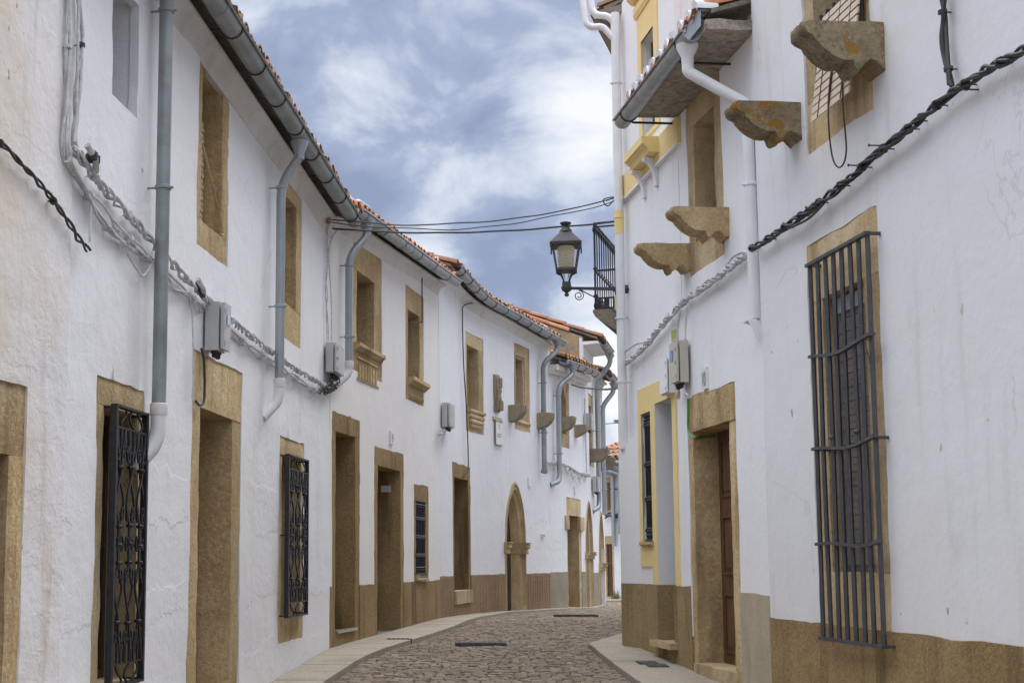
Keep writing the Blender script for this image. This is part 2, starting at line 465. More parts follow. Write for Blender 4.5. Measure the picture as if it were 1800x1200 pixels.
class Facade:
    def __init__(self, pts, side):
        self.p = [Vector((a, b)) for a, b in pts]
        self.side = side
        self.s = [0.0]
        for a, b in zip(self.p, self.p[1:]):
            self.s.append(self.s[-1] + (b - a).length)
        segn = []
        for a, b in zip(self.p, self.p[1:]):
            tdir = (b - a).normalized()
            segn.append(Vector((tdir.y, -tdir.x)) * side)
        self.n = []
        for i in range(len(self.p)):
            a = segn[max(0, i - 1)]; b = segn[min(len(segn) - 1, i)]
            self.n.append((a + b).normalized())

    def at(self, s):
        S = self.s
        i = 0
        while i < len(S) - 2 and s > S[i + 1]:
            i += 1
        f = (s - S[i]) / (S[i + 1] - S[i])
        return i, f

    def P(self, s, z, d=0.0):
        i, f = self.at(s)
        p = self.p[i] + (self.p[i + 1] - self.p[i]) * f
        g = max(0.0, min(1.0, f))
        n = (self.n[i] * (1 - g) + self.n[i + 1] * g).normalized()
        q = p + n * d
        return Vector((q.x, q.y, z))

    def hit(self, px, py, d=0.0):
        r = ray(px, py)
        rd = Vector((r.x, r.y))
        best = None
        last = len(self.p) - 2
        for i in range(len(self.p) - 1):
            a = self.p[i] + self.n[i] * d; b = self.p[i + 1] + self.n[i + 1] * d
            e = b - a
            den = rd.x * (-e.y) + e.x * rd.y
            if abs(den) < 1e-9:
                continue
            tt = (a.x * (-e.y) + e.x * a.y) / den
            u = (rd.x * a.y - rd.y * a.x) / den
            lo = -2.0 if i == 0 else -1e-6
            hi = 4.0 if i == last else 1 + 1e-6
            if tt > 0 and lo <= u <= hi and (best is None or tt < best[0]):
                best = (tt, self.s[i] + u * (self.s[i + 1] - self.s[i]))
        if best is None:
            raise ValueError("no hit %s %s" % (px, py))
        return best[1], EYE + r.z * best[0]

    def S(self, px, py, d=0.0):
        return self.hit(px, py, d)[0]

    def Z(self, px, py, d=0.0):
        return self.hit(px, py, d)[1]

    def gz(self, s):
        return ground_z(self.P(s, 0).y)


def K(px, y):
    return ((px - PPX) / FPX * math.cos(PITCH) * y, y)


def smooth(pts, step=0.35):
    out = []
    n = len(pts)
    for i in range(n - 1):
        p0 = Vector(pts[max(0, i - 1)]); p1 = Vector(pts[i]); p2 = Vector(pts[i + 1]); p3 = Vector(pts[min(n - 1, i + 2)])
        k = max(1, int((p2 - p1).length / step))
        for j in range(k):
            u = j / k
            q = 0.5 * ((2 * p1) + (-p0 + p2) * u + (2 * p0 - 5 * p1 + 4 * p2 - p3) * u * u + (-p0 + 3 * p1 - 3 * p2 + p3) * u ** 3)
            out.append((q.x, q.y))
    out.append(tuple(pts[-1]))
    return out


_lk = [K(580, 15.28), K(656, 17.0), K(711, 18.55), K(771, 20.55), K(829, 22.9), K(887, 24.4), K(930, 25.7), K(968, 26.9), K(997, 27.9), K(1028, 29.45), K(1043, 30.9), K(1064, 33.1)]
_c = _lk[0]
L = Facade([(_c[0] - .154 * (_c[1] - y), y) for y in (-14, -8, -3, 2.5, 5, 7, 9, 11, 13)] + smooth(_lk), 1)
_r0 = K(1223, 13.2)
RC = -.079
_rline = lambda y: (_r0[0] + RC * (y - _r0[1]), y)
def _corner():
    rr = (1107 - PPX) / FPX * math.cos(PITCH)
    return (_r0[0] - RC * _r0[1]) / (rr - RC)
YC = _corner()
R = Facade([_rline(y) for y in (-14, -8, -3, 2.5, 5, 7.5, 10, 12, 14)] + [_rline(YC)], -1)
_cx, _cy = _rline(YC)
RS = Facade([(_cx + .36 * k, _cy + k) for k in (0, 1, 2, 3, 4, 6, 8, 10)], -1)
F1 = Facade([K(1052, 39.6), K(1090, 38.9), K(1150, 38.0), K(1230, 37.4), K(1420, 36.6), K(1620, 36.0)], 1)

# ------------------------------------------------------------------ mesh helpers
class MB:
    def __init__(self):
        self.v, self.f, self.m = [], [], []
        self.cur = 0

    def vert(self, p):
        self.v.append((p[0], p[1], p[2]))
        return len(self.v) - 1

    def face(self, *ids):
        self.f.append(tuple(ids)); self.m.append(self.cur)

    def quad(self, a, b, c, d):
        i = [self.vert(p) for p in (a, b, c, d)]
        self.face(*i)

    def box8(self, c):
        """c: 8 corners, bottom ring then top ring"""
        i = [self.vert(p) for p in c]
        for q in ((0, 3, 2, 1), (4, 5, 6, 7), (0, 1, 5, 4), (1, 2, 6, 5), (2, 3, 7, 6), (3, 0, 4, 7)):
            self.face(*[i[k] for k in q])

    def fbox(self, fac, s0, s1, z0, z1, d0, d1):
        P = fac.P
        self.box8([P(s0, z0, d0), P(s1, z0, d0), P(s1, z0, d1), P(s0, z0, d1), P(s0, z1, d0), P(s1, z1, d0), P(s1, z1, d1), P(s0, z1, d1)])

    def tube(self, path, r, n=8, caps=True, radii=None):
        path = [Vector(p) for p in path]
        prev = None
        rings = []
        for i, p in enumerate(path):
            t = (path[min(i + 1, len(path) - 1)] - path[max(i - 1, 0)])
            if t.length < 1e-9:
                t = Vector((0, 0, 1))
            t.normalize()
            if prev is None:
                a = Vector((0, 0, 1)) if abs(t.z) < 0.9 else Vector((1, 0, 0))
                u = t.cross(a).normalized()
            else:
                u = (prev - t * prev.dot(t))
                u = u.normalized() if u.length > 1e-6 else t.orthogonal().normalized()
            prev = u
            w = t.cross(u)
            rr = radii[i] if radii else r
            rings.append([self.vert(p + (u * math.cos(2 * math.pi * k / n) + w * math.sin(2 * math.pi * k / n)) * rr) for k in range(n)])
        for a, b in zip(rings, rings[1:]):
            for k in range(n):
                self.face(a[k], a[(k + 1) % n], b[(k + 1) % n], b[k])
        if caps:
            self.face(*reversed(rings[0])); self.face(*rings[-1])

    def ring_strip(self, rings, closed=False):
        ids = [[self.vert(p) for p in r] for r in rings]
        n = len(ids[0])
        for a, b in zip(ids, ids[1:]):
            for k in range(n if closed else n - 1):
                self.face(a[k], a[(k + 1) % n], b[(k + 1) % n], b[k])
        return ids

    def lathe(self, c, prof, n=16, axis=Vector((0, 0, 1))):
        c = Vector(c)
        rings = [[c + Vector((math.cos(2 * math.pi * k / n) * r, math.sin(2 * math.pi * k / n) * r, z)) for k in range(n)] for r, z in prof]
        ids = self.ring_strip(rings, True)
        self.face(*reversed(ids[0])); self.face(*ids[-1])


WORLD = {}


def build(mb, name, mat, parent=None, smooth=False, origin=None, **props):
    xs = [p[0] for p in mb.v]; ys = [p[1] for p in mb.v]; zs = [p[2] for p in mb.v]
    o = Vector(((min(xs) + max(xs)) / 2, (min(ys) + max(ys)) / 2, min(zs))) if origin is None else Vector(origin)
    me = bpy.data.meshes.new(name)
    me.from_pydata([(a - o.x, b - o.y, c - o.z) for a, b, c in mb.v], [], mb.f)
    mats = mat if isinstance(mat, (list, tuple)) else [mat]
    for m_ in mats:
        me.materials.append(M[m_] if isinstance(m_, str) else m_)
    if len(mats) > 1:
        me.polygons.foreach_set('material_index', mb.m)
    if smooth:
        me.polygons.foreach_set('use_smooth', [True] * len(me.polygons))
        if smooth != 'all':
            me.set_sharp_from_angle(angle=math.radians(38))
    me.update()
    ob = bpy.data.objects.new(name, me)
    COL.objects.link(ob)
    WORLD[ob.name] = o
    if parent is not None:
        ob.parent = parent
        ob.location = o - WORLD[parent.name]
    else:
        ob.location = o
    for k, v in props.items():
        ob[k] = v
    return ob


def thing(name, label, cat, loc, group=None):
    o = bpy.data.objects.new(name, None)
    o.empty_display_size = 0.3
    COL.objects.link(o)
    o.location = loc
    WORLD[o.name] = Vector(loc)
    o['label'] = label; o['category'] = cat
    if group:
        o['group'] = group
    return o


def fillet(path, r, n=6):
    path = [Vector(p) for p in path]
    out = [path[0]]
    for a, b, c in zip(path, path[1:], path[2:]):
        u = (a - b); w = (c - b)
        rr = min(r, u.length * .48, w.length * .48)
        u.normalize(); w.normalize()
        p0 = b + u * rr; p1 = b + w * rr
        for k in range(n + 1):
            q = k / n
            out.append(p0 * (1 - q) ** 2 + b * 2 * q * (1 - q) + p1 * q * q)
    out.append(path[-1])
    return out


def catmull(pts, n=8):
    pts = [Vector(p) for p in pts]
    out = []
    m = len(pts)
    for i in range(m - 1):
        p0, p1, p2, p3 = pts[max(0, i - 1)], pts[i], pts[i + 1], pts[min(m - 1, i + 2)]
        for j in range(n):
            u = j / n
            out.append(0.5 * ((2 * p1) + (-p0 + p2) * u + (2 * p0 - 5 * p1 + 4 * p2 - p3) * u * u + (-p0 + 3 * p1 - 3 * p2 + p3) * u ** 3))
    out.append(pts[-1])
    return out


def rect_poly(s0, s1, z0, z1, amp=0.008, step=0.09, seed=0):
    """hand trowelled rectangular outline, counter clockwise in (s, z)"""
    rr = random.Random(seed)
    out = []
    C = [(s0, z0), (s1, z0), (s1, z1), (s0, z1)]
    for i in range(4):
        a = Vector(C[i]); b = Vector(C[(i + 1) % 4])
        n = max(1, int((b - a).length / step))
        nd = Vector((-(b - a).y, (b - a).x)).normalized()
        for k in range(n):
            p = a + (b - a) * (k / n)
            j = amp * (rr.random() * 0.8 - .4 + noise.noise(Vector((p.x * 2.1, p.y * 2.1, seed))) * 1.4)
            p = p + nd * j
            out.append((p.x, p.y))
    return out


def inside(p, poly):
    x, y = p
    r = False
    j = len(poly) - 1
    for i in range(len(poly)):
        xi, yi = poly[i]; xj, yj = poly[j]
        if (yi > y) != (yj > y) and x < (xj - xi) * (y - yi) / (yj - yi) + xi:
            r = not r
        j = i
    return r


def wall_mesh(fac, outline, holes, d=0.0, cell=0.16, amp=0.014, lip=0.06, seed=0, rough=0.0):
    """plaster skin on the facade curve with openings; real undulation, returned edges at the openings"""
    pts, edges = [], []
    def loop(poly):
        b = len(pts)
        for q in poly:
            pts.append(Vector(q))
        n = len(poly)
        for k in range(n):
            edges.append((b + k, b + (k + 1) % n))
    loop(outline)
    for h in holes:
        loop(h)
    s0 = min(p[0] for p in outline); s1 = max(p[0] for p in outline)
    z0 = min(p[1] for p in outline); z1 = max(p[1] for p in outline)
    ns = max(1, int((s1 - s0) / cell)); nz = max(1, int((z1 - z0) / cell))
    for i in range(1, ns):
        for j in range(1, nz):
            q = (s0 + (s1 - s0) * i / ns, z0 + (z1 - z0) * (j + (.5 if i % 2 else 0)) / nz)
            if z0 < q[1] < z1 and inside(q, outline) and not any(inside(q, h) for h in holes):
                pts.append(Vector(q))
    vs, es, fs = delaunay_2d_cdt(pts, edges, [], 0, 1e-5)[:3]
    mb = MB()
    def disp(s, z):
        v = noise.noise(Vector((s * .55, z * .55, seed))) * amp + noise.noise(Vector((s * 2.2, z * 2.2, seed + 9))) * amp * .35
        if rough:
            v += noise.noise(Vector((s * 5.5, z * 5.5, seed + 4))) * rough
        return d + v
    for q in vs:
        mb.vert(fac.P(q.x, q.y, disp(q.x, q.y)))
    used = {}
    for f in fs:
        c = sum((vs[i] for i in f), Vector((0, 0))) / len(f)
        if not inside(c, outline) or any(inside(c, h) for h in holes):
            continue
        mb.face(*(f if fac.side > 0 else tuple(reversed(f))))
        for k in range(len(f)):
            e = tuple(sorted((f[k], f[(k + 1) % len(f)])))
            used[e] = used.get(e, 0) + 1
    for (a, b), n in used.items():
        if n == 1:
            qa, qb = vs[a], vs[b]
            mb.quad(fac.P(qa.x, qa.y, disp(qa.x, qa.y)), fac.P(qb.x, qb.y, disp(qb.x, qb.y)), fac.P(qb.x, qb.y, disp(qb.x, qb.y) - lip), fac.P(qa.x, qa.y, disp(qa.x, qa.y) - lip))
    return mb


def rough_box(mb, fac, s0, s1, z0, z1, d0, d1, cell=0.09, amp=0.005, ch=0.012, seed=0):
    """a hewn block: subdivided box with softened arrises and a slightly uneven face"""
    n = [max(1, int(round(abs(b - a) / cell))) for a, b in ((s0, s1), (z0, z1), (d0, d1))]
    lo = (s0, z0, d0); hi = (s1, z1, d1)
    def pt(i, j, k):
        ijk = (i, j, k)
        c = [lo[a] + (hi[a] - lo[a]) * ijk[a] / n[a] for a in range(3)]
        onb = [(-1 if ijk[a] == 0 else (1 if ijk[a] == n[a] else 0)) for a in range(3)]
        cnt = sum(1 for q in onb if q)
        if cnt >= 2:
            for a in range(3):
                c[a] -= onb[a] * ch * (0.45 if cnt == 2 else 0.55) * (1 + 0.8 * noise.noise(Vector((c[0] * 7 + seed, c[1] * 7, c[2] * 7))))
        nn = Vector((c[0] * 3.1 + seed * 1.7, c[1] * 3.1, c[2] * 3.1))
        c[2] += amp * noise.noise(nn) * 1.5
        c[0] += amp * noise.noise(nn + Vector((31, 0, 0)))
        c[1] += amp * noise.noise(nn + Vector((0, 47, 0)))
        return fac.P(*c)
    cache = {}
    def V(i, j, k):
        if (i, j, k) not in cache:
            cache[(i, j, k)] = mb.vert(pt(i, j, k))
        return cache[(i, j, k)]
    for i in range(n[0]):
        for j in range(n[1]):
            mb.face(V(i, j, n[2]), V(i + 1, j, n[2]), V(i + 1, j + 1, n[2]), V(i, j + 1, n[2]))
            mb.face(V(i, j, 0), V(i, j + 1, 0), V(i + 1, j + 1, 0), V(i + 1, j, 0))
    for i in range(n[0]):
        for k in range(n[2]):
            mb.face(V(i, 0, k), V(i + 1, 0, k), V(i + 1, 0, k + 1), V(i, 0, k + 1))
            mb.face(V(i, n[1], k), V(i, n[1], k + 1), V(i + 1, n[1], k + 1), V(i + 1, n[1], k))
    for j in range(n[1]):
        for k in range(n[2]):
            mb.face(V(0, j, k), V(0, j, k + 1), V(0, j + 1, k + 1), V(0, j + 1, k))
            mb.face(V(n[0], j, k), V(n[0], j + 1, k), V(n[0], j + 1, k + 1), V(n[0], j, k + 1))


def ribbon(mb, fac, path, t, d0, d1):
    """flat wrought bar following a path in (s, z)"""
    rows = []
    n = len(path)
    for i in range(n):
        a = Vector(path[max(0, i - 1)]); b = Vector(path[min(n - 1, i + 1)])
        w = (b - a)
        w = w.normalized() if w.length > 1e-9 else Vector((0, 1))
        q = Vector((-w.y, w.x)) * t / 2
        p = Vector(path[i])
        A, B = p + q, p - q
        rows.append([fac.P(A.x, A.y, d0), fac.P(A.x, A.y, d1), fac.P(B.x, B.y, d1), fac.P(B.x, B.y, d0)])
    ids = mb.ring_strip(rows, True)
    mb.face(*ids[0]); mb.face(*reversed(ids[-1]))


def sweep(mb, fac, s0, s1, prof, zf, step=0.5, closed=True):
    """profile (d, dz) carried along the facade at height zf(s)"""
    n = max(1, int(abs(s1 - s0) / step))
    rows = []
    for i in range(n + 1):
        s = s0 + (s1 - s0) * i / n
        z = zf(s)
        rows.append([fac.P(s, z + b, a) for a, b in prof])
    ids = mb.ring_strip(rows, closed)
    if closed:
        mb.face(*ids[0]); mb.face(*reversed(ids[-1]))

# ------------------------------------------------------------------ house builders
class House:
    def __init__(self, label, fac, s0, s1, zb, zt, mat, seed, d=0.0, amp=0.014, cell=0.16, rough=0.0, category='house'):
        self.fac, self.s0, self.s1, self.zb, self.zt, self.mat, self.seed, self.d = fac, s0, s1, zb, zt, mat, seed, d
        self.amp, self.cell, self.rough = amp, cell, rough
        sm = (s0 + s1) / 2
        p = fac.P(sm, 0, 0)
        self.root = thing('town_house', label, category, (p.x, p.y, ground_z(p.y)))
        self.holes = []

    def finish(self):
        o = [(self.s0, self.zb), (self.s1, self.zb), (self.s1, self.zt), (self.s0, self.zt)]
        o2 = []
        for a, b in zip(o, o[1:] + o[:1]):
            n = max(1, int((Vector(b) - Vector(a)).length / 0.4))
            for k in range(n):
                o2.append((a[0] + (b[0] - a[0]) * k / n, a[1] + (b[1] - a[1]) * k / n))
        eps = 0.02
        hs = []
        for h in self.holes:
            hs.append([(min(max(x, self.s0 + eps), self.s1 - eps), max(y, self.zb + eps)) for x, y in h])
        mb = wall_mesh(self.fac, o2, hs, self.d, self.cell, self.amp, seed=self.seed, rough=self.rough)
        self.wall = build(mb, 'wall', self.mat, self.root, smooth='all')
        return self.wall


def R4(fac, l, r, t, b):
    """rectangle (s0, s1, z0, z1) from photo points on its left, right, top and bottom edges"""
    a, c = fac.S(*l), fac.S(*r)
    return min(a, c), max(a, c), (fac.Z(*b) if isinstance(b, tuple) else b), fac.Z(*t)


def stone_opening(H, outer, inner, depth=0.3, mat='stone', name='window', cell=0.1, seed=0, dado_to=None, sill=True, jit=0.007, lintel_lip=0.0, d=0.0, splay=0.0):
    """hewn surround: lintel, two jambs and sill block let into the plaster, with reveals"""
    fac = H.fac
    s0, s1, z0, z1 = outer
    i0, i1, y0, y1 = inner
    e = 0.012 + 1.7 * jit
    H.holes.append(rect_poly(s0, s1, z0, z1, jit, 0.09, seed))
    mb = MB()
    dd = d - 0.006
    rr = random.Random(seed)
    rough_box(mb, fac, s0 - e, s1 + e, y1, z1 + e, dd - depth, dd + lintel_lip, cell, seed=seed)
    rough_box(mb, fac, s0 - e, i0, y0 - .01, y1 + .012, dd - depth + .01, dd + rr.uniform(-.004, .004), cell, seed=seed + 1)
    rough_box(mb, fac, i1, s1 + e, y0 - .01, y1 + .012, dd - depth + .01, dd + rr.uniform(-.004, .004), cell, seed=seed + 2)
    if sill:
        rough_box(mb, fac, s0 - e, s1 + e, z0 - e, y0, dd - depth, dd, cell, seed=seed + 3)
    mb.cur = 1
    mb.fbox(fac, s0 - e - .1, s1 + e + .1, z0 - e - .1, z1 + e + .1, dd - depth - .08, dd - depth - .03)  # unseen black backing, added to stop light leaking through the block joints
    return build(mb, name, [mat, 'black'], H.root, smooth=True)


def leaf_panel(parent, fac, i0, i1, y0, y1, d, mat='wood', name='door_leaf', cols=1, rows=3):
    mb = MB()
    mb.fbox(fac, i0 - .03, i1 + .03, y0 - .02, y1 + .03, d - .05, d)
    w = (i1 - i0) / cols
    for c in range(cols):
        for r in range(rows):
            h = (y1 - y0) / rows
            a, b = i0 + c * w + .10, i0 + (c + 1) * w - .10
            p, q = y0 + r * h + .10, y0 + (r + 1) * h - .08
            if b - a < .06:
                a, b = i0 + c * w + .02, i0 + (c + 1) * w - .02
            for (x0, x1, u0, u1) in ((a, b, p, p + .02), (a, b, q - .02, q), (a, a + .02, p + .022, q - .022), (b - .02, b, p + .022, q - .022)):
                mb.fbox(fac, x0, x1, u0, u1, d + .001, d + .016)
            mb.fbox(fac, a + .06, b - .06 if b - a > .16 else b - .05, p + .06, q - .06, d + .001, d + .012)
    return build(mb, name, mat, parent)


def blind_panel(parent, fac, i0, i1, y0, y1, d, mat='slat', name='roller_blind', pitch=0.045, fill=.78):
    mb = MB()
    n = max(3, int((y1 - y0) / pitch))
    for k in range(n):
        z = y0 + (y1 - y0) * k / n
        mb.fbox(fac, i0, i1, z, z + (y1 - y0) / n * fill, d - .012, d + .004 * (k % 2))
    mb.fbox(fac, i0, i1, y0, y1, d - .03, d - .014)
    return build(mb, name, mat, parent)


def glazed(parent, fac, i0, i1, y0, y1, d, mat='alu', mull=1, rails=1):
    mb = MB()
    w = .05
    mb.fbox(fac, i0, i0 + w, y0, y1, d - .05, d); mb.fbox(fac, i1 - w, i1, y0, y1, d - .05, d)
    mb.fbox(fac, i0 + w, i1 - w, y0, y0 + w, d - .05, d); mb.fbox(fac, i0 + w, i1 - w, y1 - w, y1, d - .05, d)
    for k in range(1, mull + 1):
        c = i0 + (i1 - i0) * k / (mull + 1)
        mb.fbox(fac, c - .02, c + .02, y0 + w, y1 - w, d - .045, d - .003)
    f = build(mb, 'window_frame', mat, parent)
    g = MB()
    g.fbox(fac, i0 + w, i1 - w, y0 + w, y1 - w, d - .034, d - .026)
    build(g, 'window_pane', 'glass_dark', parent)
    return f


def moulded_sill(parent, fac, a, b, z, prof, mat='stone', name='moulded_sill', ends=True, step=.12):
    mb = MB()
    sweep(mb, fac, a, b, prof, lambda s: z, step)
    return build(mb, name, mat, parent, smooth=True)


def arch_pts(s0, s1, zb, zs, za, n=14, nj=10):
    """pointed arch outline, from the left foot over the apex to the right foot"""
    c = (s0 + s1) / 2
    hw = (s1 - s0) / 2
    h = za - zs
    rad = (h * h + hw * hw) / (2 * hw)
    out = [(s0, zb + (zs - zb) * k / nj) for k in range(nj)]
    lc = s0 + rad
    a1 = math.atan2(h, lc - c)
    left = [(lc - rad * math.cos(a1 * k / n), zs + rad * math.sin(a1 * k / n)) for k in range(n + 1)]
    left = [(c - (.35 * (c - x) + .65 * hw * math.sqrt(max(0.0, 1 - ((y - zs) / h) ** 2))), y) for x, y in left]
    out += left
    out += [(2 * c - x, y) for x, y in reversed(left[:-1])]
    out += [(s1, zs - (zs - zb) * k / nj) for k in range(1, nj + 1)]
    return out


def arch_doorway(H, s0, s1, zb, zs, za, t, depth, mat='stone', imp=None, seed=0, leaf='wood_dark', d=0.0, rise=None):
    """pointed stone arch with a hollow moulding, impost blocks and a plank door"""
    fac = H.fac
    zi = za - t * 1.25
    outer = arch_pts(s0, s1, zb, zs, za)
    hole = [(x + random.Random(i + seed).uniform(-.004, .004), y) for i, (x, y) in enumerate(outer)]
    H.holes.append(list(reversed(hole)))
    c0 = arch_pts(s0 - .03, s1 + .03, zb, zs, za + .04)
    cA = arch_pts(s0 + t * .18, s1 - t * .18, zb, zs, za - t * .22)
    cB = arch_pts(s0 + t * .28, s1 - t * .28, zb, zs, za - t * .35)
    c1 = arch_pts(s0 + t * .55, s1 - t * .55, zb, zs, za - t * .7)
    c1b = arch_pts(s0 + t * .62, s1 - t * .62, zb, zs, za - t * .8)
    c2 = arch_pts(s0 + t * .95, s1 - t * .95, zb, zs, za - t * 1.15)
    c2b = arch_pts(s0 + t, s1 - t, zb, zs, za - t * 1.25)
    def ring(c, dd):
        return [fac.P(x, y, d + dd + .004 * noise.noise(Vector((x * 5, y * 5, seed)))) for x, y in c]
    mb = MB()
    mb.ring_strip([ring(c0, -.006), ring(cA, .012), ring(cB, -.012), ring(c1, .006), ring(c1b, -.05), ring(c2, -.07), ring(c2b, -.12), ring(c2b, -depth)])
    D = build(mb, 'arched_doorway', mat, H.root, smooth=True)
    if imp:
        for a, b in ((s0 - .05, s0 + t + .01), (s1 - t - .01, s1 + .05)):
            m2 = MB()
            z0, z1 = imp
            h = z1 - z0
            sweep(m2, fac, a, b, [(-depth * .9, 0), (.02, 0), (.045, h * .12), (.03, h * .28), (.03, h * .42), (.075, h * .55), (.075, h * .78), (.05, h * .86), (.09, h * .92), (.09, h), (-depth * .9, h)], lambda s: z0, .3)
            build(m2, 'impost', mat, D, smooth=True)
    lf = MB()
    poly = arch_pts(s0 + t - .02, s1 - t + .02, zb, zs, za - t * 1.2)
    dl = d - depth + .03
    ids = [lf.vert(fac.P(x, y, dl)) for x, y in poly]
    lf.face(*ids)
    ids2 = [lf.vert(fac.P(x, y, dl - .05)) for x, y in poly]
    lf.face(*reversed(ids2))
    w = (s1 - s0 - 2 * t) / 5
    for k in range(1, 5):
        x = s0 + t + k * w
        lf.fbox(fac, x - .006, x + .006, zb + .02, zs, dl + .001, dl + .01)
    build(lf, 'door_leaf', leaf, D)
    return D


def gutter(H, s0, s1, zf, d, r=.075, mat='zinc', brackets=0.75, rods=True, name='gutter', rod_mat='rust', joints=None):
    fac = H.fac
    mb = MB()
    prof = []
    n = 10
    for k in range(n + 1):
        a = math.pi + math.pi * k / n
        prof.append((d + r * math.cos(a), r * math.sin(a)))
    # rolled front bead
    bead = [(d + r + .012 + .012 * math.cos(a), .004 + .012 * math.sin(a)) for a in (math.pi * 1.2, math.pi * 1.6, 0, math.pi * .4, math.pi * .8)]
    inner = [(d + (r - .006) * math.cos(math.pi + math.pi * k / n), (r - .006) * math.sin(math.pi + math.pi * k / n)) for k in range(n, -1, -1)]
    sweep(mb, fac, s0, s1, prof + bead + inner, zf, .4)
    g = build(mb, name, mat, H.root, smooth=True)
    k = s0 + .25
    while k < s1:
        b = MB()
        z = zf(k)
        rr = r + .006
        path = [fac.P(k, z + .012, d + r + .014)] + [fac.P(k, z + rr * math.sin(a), d + rr * math.cos(a)) for a in [2 * math.pi - math.pi * q / 8 for q in range(0, 9)]]
        if rods:
            path += [fac.P(k, z + .0, d - r - .05), fac.P(k, z - .03, .0)]
        b.tube(path, .0065, 5)
        build(b, 'bracket', rod_mat, g, smooth=True)
        k += brackets
    # soldered joints between lengths
    for jn in (joints or []):
        b = MB()
        rr = r + .004
        pr = [(d + rr * math.cos(math.pi + math.pi * q / 10), rr * math.sin(math.pi + math.pi * q / 10)) for q in range(11)]
        pr += [(d + r * .98 * math.cos(math.pi + math.pi * q / 10), r * .98 * math.sin(math.pi + math.pi * q / 10)) for q in range(10, -1, -1)]
        sweep(b, fac, jn, jn + .05, pr, zf, .05)
        build(b, 'joint_sleeve', mat, g, smooth=True)
    return g


def downpipe(H, pts, r=.045, mat='zinc', clamps=(), elbow=None, elbow_mat='pvc', funnel=True, fil=.14, name='downpipe', er=None):
    """pts: list of (s, z, d) from the top; elbow: list of (s, z, d) in another material at the foot"""
    fac = H.fac
    P3 = [fac.P(*p) for p in pts]
    mb = MB()
    path = fillet(P3, fil, 7)
    mb.tube(path, r, 14)
    if funnel:
        p = P3[0]
        mb.lathe(p - Vector((0, 0, .16)), [(r + .003, 0), (r + .004, .06), (r * 1.9, .15), (r * 1.95, .17)], 14)
    # seam rings at the bends
    o = build(mb, name, mat, H.root, smooth=True)
    for s, z, dd in clamps:
        b = MB()
        c = fac.P(s, z, dd)
        b.lathe(c - Vector((0, 0, .014)), [(r + .004, 0), (r + .010, .004), (r + .010, .024), (r + .004, .028)], 14)
        b.tube([fac.P(s, z, dd - r), fac.P(s, z, -.02)], .007, 6)
        b.tube([fac.P(s - .0, z, dd + r), fac.P(s, z, dd + r + .025)], .008, 6)
        build(b, 'pipe_clamp', mat, o, smooth=True)
    if elbow:
        b = MB()
        E = fillet([fac.P(*p) for p in elbow], .16, 8)
        e_r = er or r * 1.12
        b.tube(E, e_r, 14)
        b.lathe(Vector(E[0]) - Vector((0, 0, .07)), [(e_r * 1.02, 0), (e_r * 1.12, .012), (e_r * 1.12, .08), (e_r * .95, .085)], 14)
        build(b, 'pipe_elbow', elbow_mat, o, smooth=True)
    return o


def tile_roof(H, s0, s1, zf, d_e, back=4.0, slope=.32, mat='tile', pitch=.215, rows=9, r=.088, deck='stone_dark', droop=0.0, seed=0, dz=0.03, rowlen=.40):
    """barrel tiles in overlapping courses: every tile its own shell"""
    fac = H.fac
    rr = random.Random(seed)
    mb = MB()
    n = max(1, int((s1 - s0) / pitch))
    for c in range(n):
        s = s0 + (c + .5) * (s1 - s0) / n
        for kind in (0, 1):
            sc = s + (0 if kind == 0 else (s1 - s0) / n / 2)
            if sc > s1 - .02:
                continue
            for k in range(rows):
                length = rowlen if k < rows - 1 else max(rowlen, back - k * rowlen)
                da = d_e - k * rowlen + (rr.uniform(-.018, .018) if k == 0 else 0) + (.02 if kind else 0)
                db = da - length - .07
                jit = rr.uniform(-.012, .012); jz = rr.uniform(-.006, .008)
                rows_ = []
                for (dd, lift, ra) in ((da, .022, r), (db, 0.0, r * .86)):
                    z = zf(sc) + dz + (d_e - dd) * slope + lift + jz
                    ring = []
                    for q in range(7):
                        a = math.pi * q / 6
                        if kind == 0:
                            ring.append(fac.P(sc + jit + ra * math.cos(a), z + ra * .95 * math.sin(a), dd))
                        else:
                            ring.append(fac.P(sc + jit + ra * math.cos(a), z + .035 - ra * .62 * math.sin(a), dd))
                    rows_.append(ring)
                if k == 0:
                    th = .013
                    z = zf(sc) + dz + .022 + jz
                    inner = []
                    for q in range(7):
                        a = math.pi * q / 6
                        if kind == 0:
                            inner.append(fac.P(sc + jit + (r - th) * math.cos(a), z + (r - th) * .95 * math.sin(a), da))
                        else:
                            inner.append(fac.P(sc + jit + (r - th) * math.cos(a), z + .035 - (r - th) * .62 * math.sin(a), da))
                    inn2 = []
                    for q in range(7):
                        a = math.pi * q / 6
                        zz = z + .2 * slope
                        if kind == 0:
                            inn2.append(fac.P(sc + jit + (r - th) * math.cos(a), zz + (r - th) * .95 * math.sin(a), da - .2))
                        else:
                            inn2.append(fac.P(sc + jit + (r - th) * math.cos(a), zz + .035 - (r - th) * .62 * math.sin(a), da - .2))
                    rows_ = [inn2, inner] + rows_
                mb.ring_strip(rows_)
    roof = build(mb, 'roof', mat, H.root, smooth=True)
    dk = MB()
    m = max(1, int((s1 - s0) / .5))
    sweep(dk, fac, s0, s1, [(d_e - .10, dz - .06 + .03), (d_e - .10, dz - .02 + .03), (-back, dz - .02 + (back + d_e) * slope), (-back, dz - .10 + (back + d_e) * slope)], zf, .5)
    build(dk, 'roof_deck', deck, roof)
    return roof


def cornice(H, s0, s1, zf, prof, mat='white_cornice', name='cornice'):
    mb = MB()
    sweep(mb, H.fac, s0, s1, prof, zf, .3)
    return build(mb, name, mat, H.root, smooth=True)


